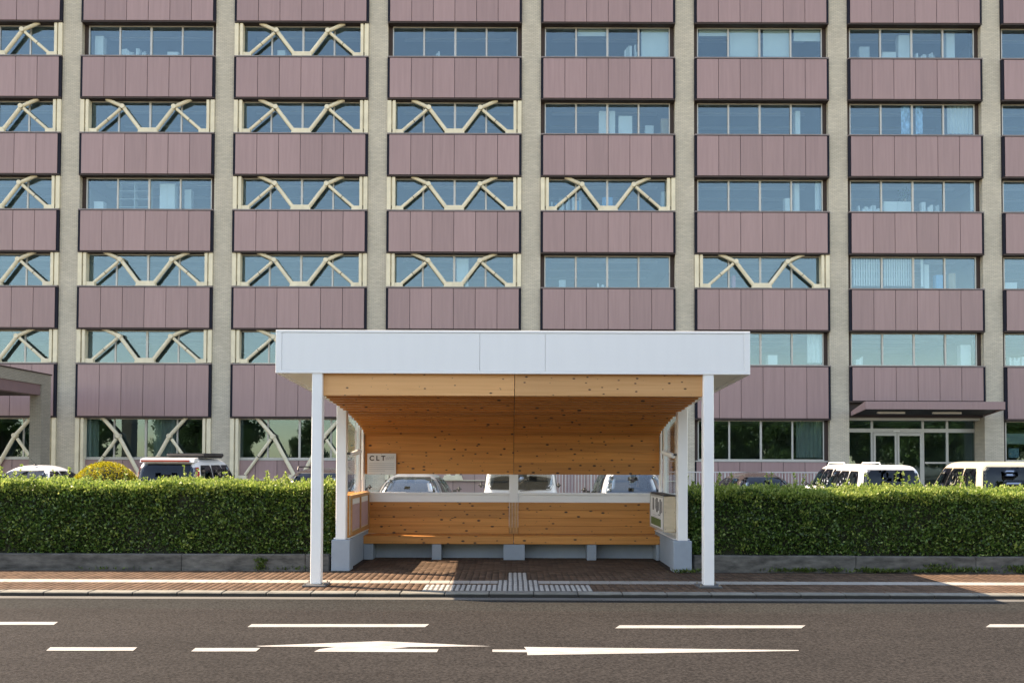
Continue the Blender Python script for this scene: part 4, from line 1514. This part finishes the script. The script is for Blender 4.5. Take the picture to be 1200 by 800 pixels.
# posters inside the rightmost ground floor window
yy = YWIN + .1
for (a, b_, c0, c1, m_, lab) in ((1178, 1230, 508, 520, M('pale_blue_poster', (.55, .66, .74), .6), 'wide pale blue banner in the rightmost ground-floor window'),
                                 (1182, 1194, 525, 536, M('blue_poster', (.30, .55, .72), .6), 'small blue poster below the banner in the rightmost ground-floor window'),
                                 (1196, 1206, 529, 536, card_m, 'brown poster below the banner in the rightmost ground-floor window')):
    p0, p1 = P(a, c1, yy), P(b_, c0, yy)
    o = box('poster', (p0.x, p1.x, yy, yy + .01, p0.z, p1.z), m_)
    tag(o, lab, 'poster')

# ================================================================== parked vehicles


def rounded(n=4, r=.12, ru=None):
    ru = ru or r
    pts = []
    for (cx, cy_, a0) in ((1 - ru, 1 - r, 0), (ru, 1 - r, 90), (ru, r, 180), (1 - ru, r, 270)):
        for i in range(n + 1):
            a = rad(a0 + 90 * i / n)
            pts.append((cx + ru * math.cos(a), cy_ + r * math.sin(a)))
    return pts


def patch(A, B, C, Dd, u0, u1, v0, v1, off, r=.14, thick=.004, skew=0.0):
    """window patch on the planar quad A(bottom left) B(bottom right) C(top right) D(top left)"""
    n = (B - A).cross(Dd - A).normalized()
    mb = MB(); pts = []
    for u, v in rounded(4, r, r * .6):
        uu = u0 + (u1 - u0) * u + skew * v; vv = v0 + (v1 - v0) * v
        p = (A * (1 - uu) + B * uu) * (1 - vv) + (Dd * (1 - uu) + C * uu) * vv
        pts.append(p + n * off)
    mb.poly(pts)
    return mb


def car(label, cat, loc, L, Wd, H, paint, zb=1.0, rear=.12, front=.9, hood=.9, roof_in=.13, rails=False,
        high_lamps=False, stripe=False, roofbox=False, antenna=False, side_u=((.10, .36), (.40, .68), (.71, .93)), rear_v=(.10, .84), glass=None, soft=(5, 9)):
    t = thing('parked_car', loc, label, cat, 'cars parked behind the hedge')
    lx = Vector(loc)
    w = Wd / 2

    def put(mb, name, mat, parent=None, smooth=False):
        me = mb.mesh((0, 0, 0), smooth)
        return link(name, me, mat, parent or t, WL[t.name])

    def arch(yc, r, n=8):
        return [(yc - r * math.cos(math.pi * i / n), .27 + r * math.sin(math.pi * i / n)) for i in range(n + 1)]
    prof = [(.06, .27)] + arch(.72, .33) + arch(L - .78, .33) + [(L - .04, .27), (L, .45), (L - .02, .72), (L - .12, zb - .16),
            (L - hood, zb - .02), (L - hood - .05, zb), (.05, zb), (.0, zb - .08), (-.01, .55), (.03, .35)]
    bm = bmesh.new()
    va = [bm.verts.new((-w, y, z)) for y, z in prof]; vb = [bm.verts.new((w, y, z)) for y, z in prof]
    fa = bm.faces.new(va[::-1]); fb = bm.faces.new(vb)
    m = len(prof)
    for i in range(m):
        j = (i + 1) % m
        bm.faces.new((va[i], va[j], vb[j], vb[i]))
    edges = [e for e in bm.edges if (e.verts[0] in va and e.verts[1] in va) or (e.verts[0] in vb and e.verts[1] in vb)]
    up = [e for e in edges if min(e.verts[0].co.z, e.verts[1].co.z) > .5]
    bmesh.ops.bevel(bm, geom=up, offset=.075, segments=3, affect='EDGES', clamp_overlap=True)
    bmesh.ops.recalc_face_normals(bm, faces=bm.faces)
    me = bpy.data.meshes.new('body'); bm.to_mesh(me); bm.free()
    for p in me.polygons: p.use_smooth = True
    me.set_sharp_from_angle(angle=rad(35))
    body = link('body', me, paint, t, WL[t.name])
    # cabin: smooth shell, tumblehome sides, rounded into the roof
    yr0, yr1 = .04, rear
    yf0, yf1 = L - hood - .02, L - hood - front
    wb, wr = w - .03, w - roof_in
    zt0 = zb - .03
    pn, pm = soft

    def shell(zf):
        a_ = max(1 - zf ** pn, 0) ** (1 / pn)
        y_a = yr0 + (yr1 - yr0) * zf; y_b = yf0 + (yf1 - yf0) * zf
        return (wb + (wr - wb) * zf) * a_, (y_a + y_b) / 2, (y_b - y_a) / 2 * a_, zt0 + (H - zt0) * zf

    mb = MB(); nt_ = 56; rings = []
    for q in range(17):
        ph = math.pi / 2 * q / 16
        hw_, yc_, hl_, z_ = shell(math.sin(ph) ** (2 / pn) if q < 16 else .99999)
        ring = []
        for i in range(nt_):
            th = 2 * math.pi * (i + .5) / nt_
            c_, s_ = math.cos(th), math.sin(th)
            ring.append((hw_ * math.copysign(abs(c_) ** (2 / pm), c_), yc_ + hl_ * math.copysign(abs(s_) ** (2 / pm), s_), z_))
        rings.append(ring)
    for r0, r1 in zip(rings[:-1], rings[1:]):
        for i in range(nt_):
            j = (i + 1) % nt_
            mb.poly([r0[i], r0[j], r1[j], r1[i]])
    mb.poly(rings[-1])
    rm = mb.mesh((0, 0, 0)); bm = bmesh.new(); bm.from_mesh(rm)
    bmesh.ops.remove_doubles(bm, verts=bm.verts, dist=1e-4); bmesh.ops.recalc_face_normals(bm, faces=bm.faces)
    bm.to_mesh(rm); bm.free()
    for p in rm.polygons: p.use_smooth = True
    link('cabin', rm, paint, t, WL[t.name])

    def curved(side, u0, u1, v0, v1, off, nu=10, nv=6):
        """window that follows the shell; u runs -1..1 across (rear, front) or 0..1 from rear to front (sides)"""
        m_ = MB(); gr = []
        for j in range(nv + 1):
            zf = v0 + (v1 - v0) * j / nv
            hw_, yc_, hl_, z_ = shell(zf)
            cut = .05 * abs(u1 - u0) * (1 if j in (0, nv) else 0)      # softened corners
            row = []
            for i in range(nu + 1):
                u = (u0 + cut) + (u1 - u0 - 2 * cut) * i / nu
                if side in ('rear', 'front'):
                    x_ = u * hw_; y_ = hl_ * (1 - abs(u) ** pm) ** (1 / pm) * (-1 if side == 'rear' else 1)
                    row.append((x_, yc_ + y_ + (-off if side == 'rear' else off), z_ + off * .3))
                else:
                    uu = 2 * u - 1
                    x_ = hw_ * (1 - abs(uu) ** pm) ** (1 / pm) + off
                    row.append((x_ if side == 'right' else -x_, yc_ + uu * hl_, z_))
            gr.append(row)
        for j in range(nv):
            for i in range(nu):
                m_.poly([gr[j][i], gr[j][i + 1], gr[j + 1][i + 1], gr[j + 1][i]])
        me = m_.mesh((0, 0, 0)); bm = bmesh.new(); bm.from_mesh(me)
        bmesh.ops.remove_doubles(bm, verts=bm.verts, dist=1e-4); bm.to_mesh(me); bm.free()
        for p in me.polygons: p.use_smooth = True
        return me

    v0, v1 = rear_v
    for nm, name in (('rear', 'rear_window'), ('front', 'windscreen')):
        link('window_seal', curved(nm, -.90, .90, v0, v1, .006), black_m, t, WL[t.name])
        link(name, curved(nm, -.87, .87, v0 + .03, v1 - .03, .011), glass or car_glass, t, WL[t.name])
    for nm in ('right', 'left'):
        for u0, u1 in side_u:
            link('window_seal', curved(nm, u0 - .012, u1 + .012, .09, .80, .005), black_m, t, WL[t.name])
            link('side_window', curved(nm, u0, u1, .12, .77, .010), car_glass, t, WL[t.name])
    # lamps, bumper, plate
    for s in (-1, 1):
        mb = MB()
        if high_lamps:
            mb.box(s * (wb - .05) - .06, s * (wb - .05) + .06, -.012, .06, zb - .35, zb + .02)
            link('pillar_lamp', curved('rear', *((.915, .985) if s > 0 else (-.985, -.915)), .0, .74, .016, 4), red_lamp, t, WL[t.name])
        else:
            mb.box(s * (w - .13) - .09, s * (w - .13) + .09, -.022, .05, zb - .36, zb - .10)
        put(mb, 'tail_lamp', red_lamp)
    mb = MB(); mb.box(-w + .02, w - .02, -.06, .10, .30, .56); put(mb, 'bumper', paint)
    mb = MB(); mb.box(-.17, .17, -.075, -.061, .60, .765); put(mb, 'number_plate', plate_white)
    mb = MB(); mb.box(-.17, .17, -.06, .02, .60, .765); put(mb, 'plate_bracket', black_m)
    mb = MB(); mb.tube([(-.02, yr0 - .03 + .012, zb + .04), (.32, yr0 - .03 + .02, zb + .07)], .009, 6); put(mb, 'wiper', black_m)
    # mirrors
    for s in (-1, 1):
        mb = MB()
        mb.box(min(s * (w - .04), s * (w + .05)), max(s * (w - .04), s * (w + .05)), L - hood - .32, L - hood - .27, zb + .02, zb + .08)
        ar = put(mb, 'mirror_arm', black_m)
        bm = bmesh.new(); bmesh.ops.create_cube(bm, size=1)
        for v in bm.verts: v.co = (v.co.x * .15 + s * (w + .11), v.co.y * .09 + L - hood - .30, v.co.z * .13 + zb + .10)
        bmesh.ops.bevel(bm, geom=bm.edges[:], offset=.05, segments=3, affect='EDGES')
        me = bpy.data.meshes.new('mirror'); bm.to_mesh(me); bm.free()
        for p in me.polygons: p.use_smooth = True
        link('mirror', me, paint if paint is cream_car else black_m, t, WL[t.name])
    for yc in (.72, L - .78):
        for s in (-1, 1):
            mb = MB(); xx = s * (w - .02)
            mb.tube([(xx, yc, .29), (xx - s * .02, yc, .29), (xx - s * .17, yc, .29), (xx - s * .19, yc, .29)], [.26, .29, .29, .26], 24)
            wh = put(mb, 'wheel', tyre_m)
            mb = MB(); mb.tube([(xx + s * .006, yc, .29), (xx - s * .03, yc, .29)], [.17, .19], 20); put(mb, 'rim', rim_m, wh)
    if rails:
        for s in (-1, 1):
            mb = MB()
            mb.tube([(s * (wr - .16), yr1 + .30, H - .05), (s * (wr - .16), yr1 + .38, H + .035), (s * (wr - .16), yf1 - .42, H + .035),
                     (s * (wr - .16), yf1 - .32, H - .05)], .018, 8)
            put(mb, 'roof_rail', black_m if paint is not white_car else white_car)
    if stripe:
        mb = MB(); mb.box(-wr + .08, wr - .16, yr1 - .072, yr1 + .05, H - .088, H - .045); put(mb, 'high_brake_lamp', red_lamp)
        mb = MB(); mb.prism([(yr1 - .06, H - .10), (yr1 + .22, H - .08), (yr1 + .22, H + .012), (yr1 - .02, H - .015)], 'x', -wr + .05, wr - .05); put(mb, 'spoiler', paint)
    if roofbox:
        bm = bmesh.new(); bmesh.ops.create_cube(bm, size=1)
        for v in bm.verts: v.co = (v.co.x * .95 + .25, v.co.y * 1.5 + 1.35, v.co.z * .09 + H + .075)
        bmesh.ops.bevel(bm, geom=bm.edges[:], offset=.04, segments=3, affect='EDGES')
        me = bpy.data.meshes.new('b'); bm.to_mesh(me); bm.free()
        link('roof_carrier', me, black_m, t, WL[t.name])
        for yy in (.8, 1.9):
            mb = MB(); mb.tube([(-.7, yy, H + .02), (.7, yy, H + .02)], .018, 6); put(mb, 'carrier_bar', black_m)
    if antenna:
        mb = MB(); mb.tube([(.1, yr1 + .25, H - .01), (.1, yr1 + .25, H + .03)], [.05, .02], 8)
        mb.tube([(.1, yr1 + .25, H + .03), (.06, yr1 + .05, H + .20)], .004, 5); put(mb, 'antenna', black_m)
    return t


YC = 20.5
sc_ = YC / F
zg = -.03
car('white hatchback with roof antenna behind the left hedge, at the left edge', 'car', (-587 * sc_, YC, zg), 3.7, 1.62, 1.67, white_car, .98, rear=.62, antenna=True, roof_in=.2, soft=(3.0, 6))
car('white minivan with red lamp strip and black roof carrier behind the left hedge', 'car', (-407 * sc_, YC, zg), 4.2, 1.62, 1.85, white_car, 1.05, rear=.20,
    high_lamps=True, stripe=True, roofbox=True, soft=(7, 12))
car('black estate car with roof rails behind the left hedge, nearest the shelter', 'car', (-256 * sc_, YC + 2.0, zg), 4.3, 1.68, 1.60, dark_car, .95, rear=.4, rails=True, soft=(3.6, 7))
car('silver-grey car with sloping rear glass seen through the shelter slit, left part', 'car', (-121 * sc_, YC, zg), 4.3, 1.74, 1.52, silver_car, .96, rear=.62, roof_in=.24, glass=bright_glass, soft=(3.4, 6))
car('white van seen through the shelter slit behind the centre post', 'van', (10.5 * sc_, YC, zg), 3.9, 1.8, 1.95, white_car, 1.08, rear=.16, rear_v=(.10, .9), roof_in=.14, glass=bright_glass)
car('pale silver car seen through the shelter slit, right part', 'car', (144 * sc_, YC, zg), 4.0, 1.66, 1.66, pale_car, .96, rear=.45, roof_in=.2, glass=bright_glass, soft=(4, 7))
car('dark brown hatchback behind the shaded hedge, right of the shelter', 'car', (303 * sc_, YC, zg), 4.1, 1.70, 1.565, dark_car, .93, rear=.58, roof_in=.24, soft=(3.0, 6))
car('white off-road car with dark rear window behind the right hedge', 'car', (447 * sc_, YC, zg), 3.6, 1.6, 1.75, white_car, 1.05, rear=.16, roof_in=.13, soft=(7.5, 12))
car('cream boxy wagon behind the right hedge, at the right edge', 'car', (589 * sc_, YC, zg), 3.6, 1.64, 1.84, cream_car, 1.06, rear=.14, roof_in=.10, soft=(8, 13))
car('white estate car with roof rails half hidden behind the white off-road car', 'car', (10.75, 26.6, zg), 4.2, 1.66, 1.76, white_car, 1.0, rear=.3, rails=True)

# ================================================================== trees across the road (they show as reflections)


def tree_meshes(seed):
    r = np.random.default_rng(seed)
    tr = MB()
    tr.tube([(0, 0, -.1), (.05, .02, 1.2), (.02, .1, 2.6), (.1, .05, 4.2)], [.19, .15, .12, .07], 10)
    cl = []
    for i in range(13):
        a = r.uniform(0, 6.28); h = r.uniform(.9, 3.9); ln = r.uniform(1.0, 2.0)
        e = (math.cos(a) * ln, math.sin(a) * ln, h + r.uniform(-.4, 1.5))
        tr.tube([(.03, .05, h), (e[0] * .5, e[1] * .5, h + .5), e], [.06, .04, .015], 6)
        cl.append(e)
    cl += [(0, 0, 5.2), (.5, -.3, 4.6), (-.5, .4, 4.9), (.1, .2, 6.0)]
    pos = []
    for c_ in cl:
        n = 520
        d_ = r.normal(size=(n, 3)); d_ /= np.linalg.norm(d_, axis=1, keepdims=True)
        pos.append(np.array(c_) + d_ * r.uniform(.35, 1.0, (n, 1)) * np.array([.95, .95, .75]) * r.uniform(.8, 1.25))
    pos = np.concatenate(pos)
    global rng
    rng = r
    return tr.mesh((0, 0, 0)), leaf_mesh(pos, (pos - np.array([0, 0, 4])) * .15, .26, .7)


TM = [tree_meshes(s) for s in (3, 4)]
for me_t, me_l in TM:
    me_t.materials.append(bark_m); me_l.materials.append(tree_leaf)
spots = [(3 + 4.6 * i, -13 - (i % 3) * 2.2, 1.1 + .3 * ((i * 7) % 5) / 4) for i in range(13)]
spots += [(6 + 6.3 * i, -24 - (i % 2) * 3, 1.5 + .2 * (i % 3)) for i in range(11)]
spots += [(-13, -17, .9), (-30, -15, .8), (-36, -17, 1.1), (-50, -16, 1.2), (-60, -20, 1.3)]
spots += [(-75 + 11 * i, -46 - (i % 3) * 5, 1.2 + .25 * (i % 4)) for i in range(15)]
for i, (x, y, s) in enumerate(spots):
    t = thing('street_tree', (x, y, 0), 'leafy green street tree across the road, reflected in the ground-floor windows', 'tree', 'trees across the road')
    t.rotation_euler = (0, 0, i * 1.7); t.scale = (s, s, s)
    a, b_ = TM[i % 2]
    link('trunk', a, bark_m, t, WL[t.name]); link('crown', b_, tree_leaf, t, WL[t.name])
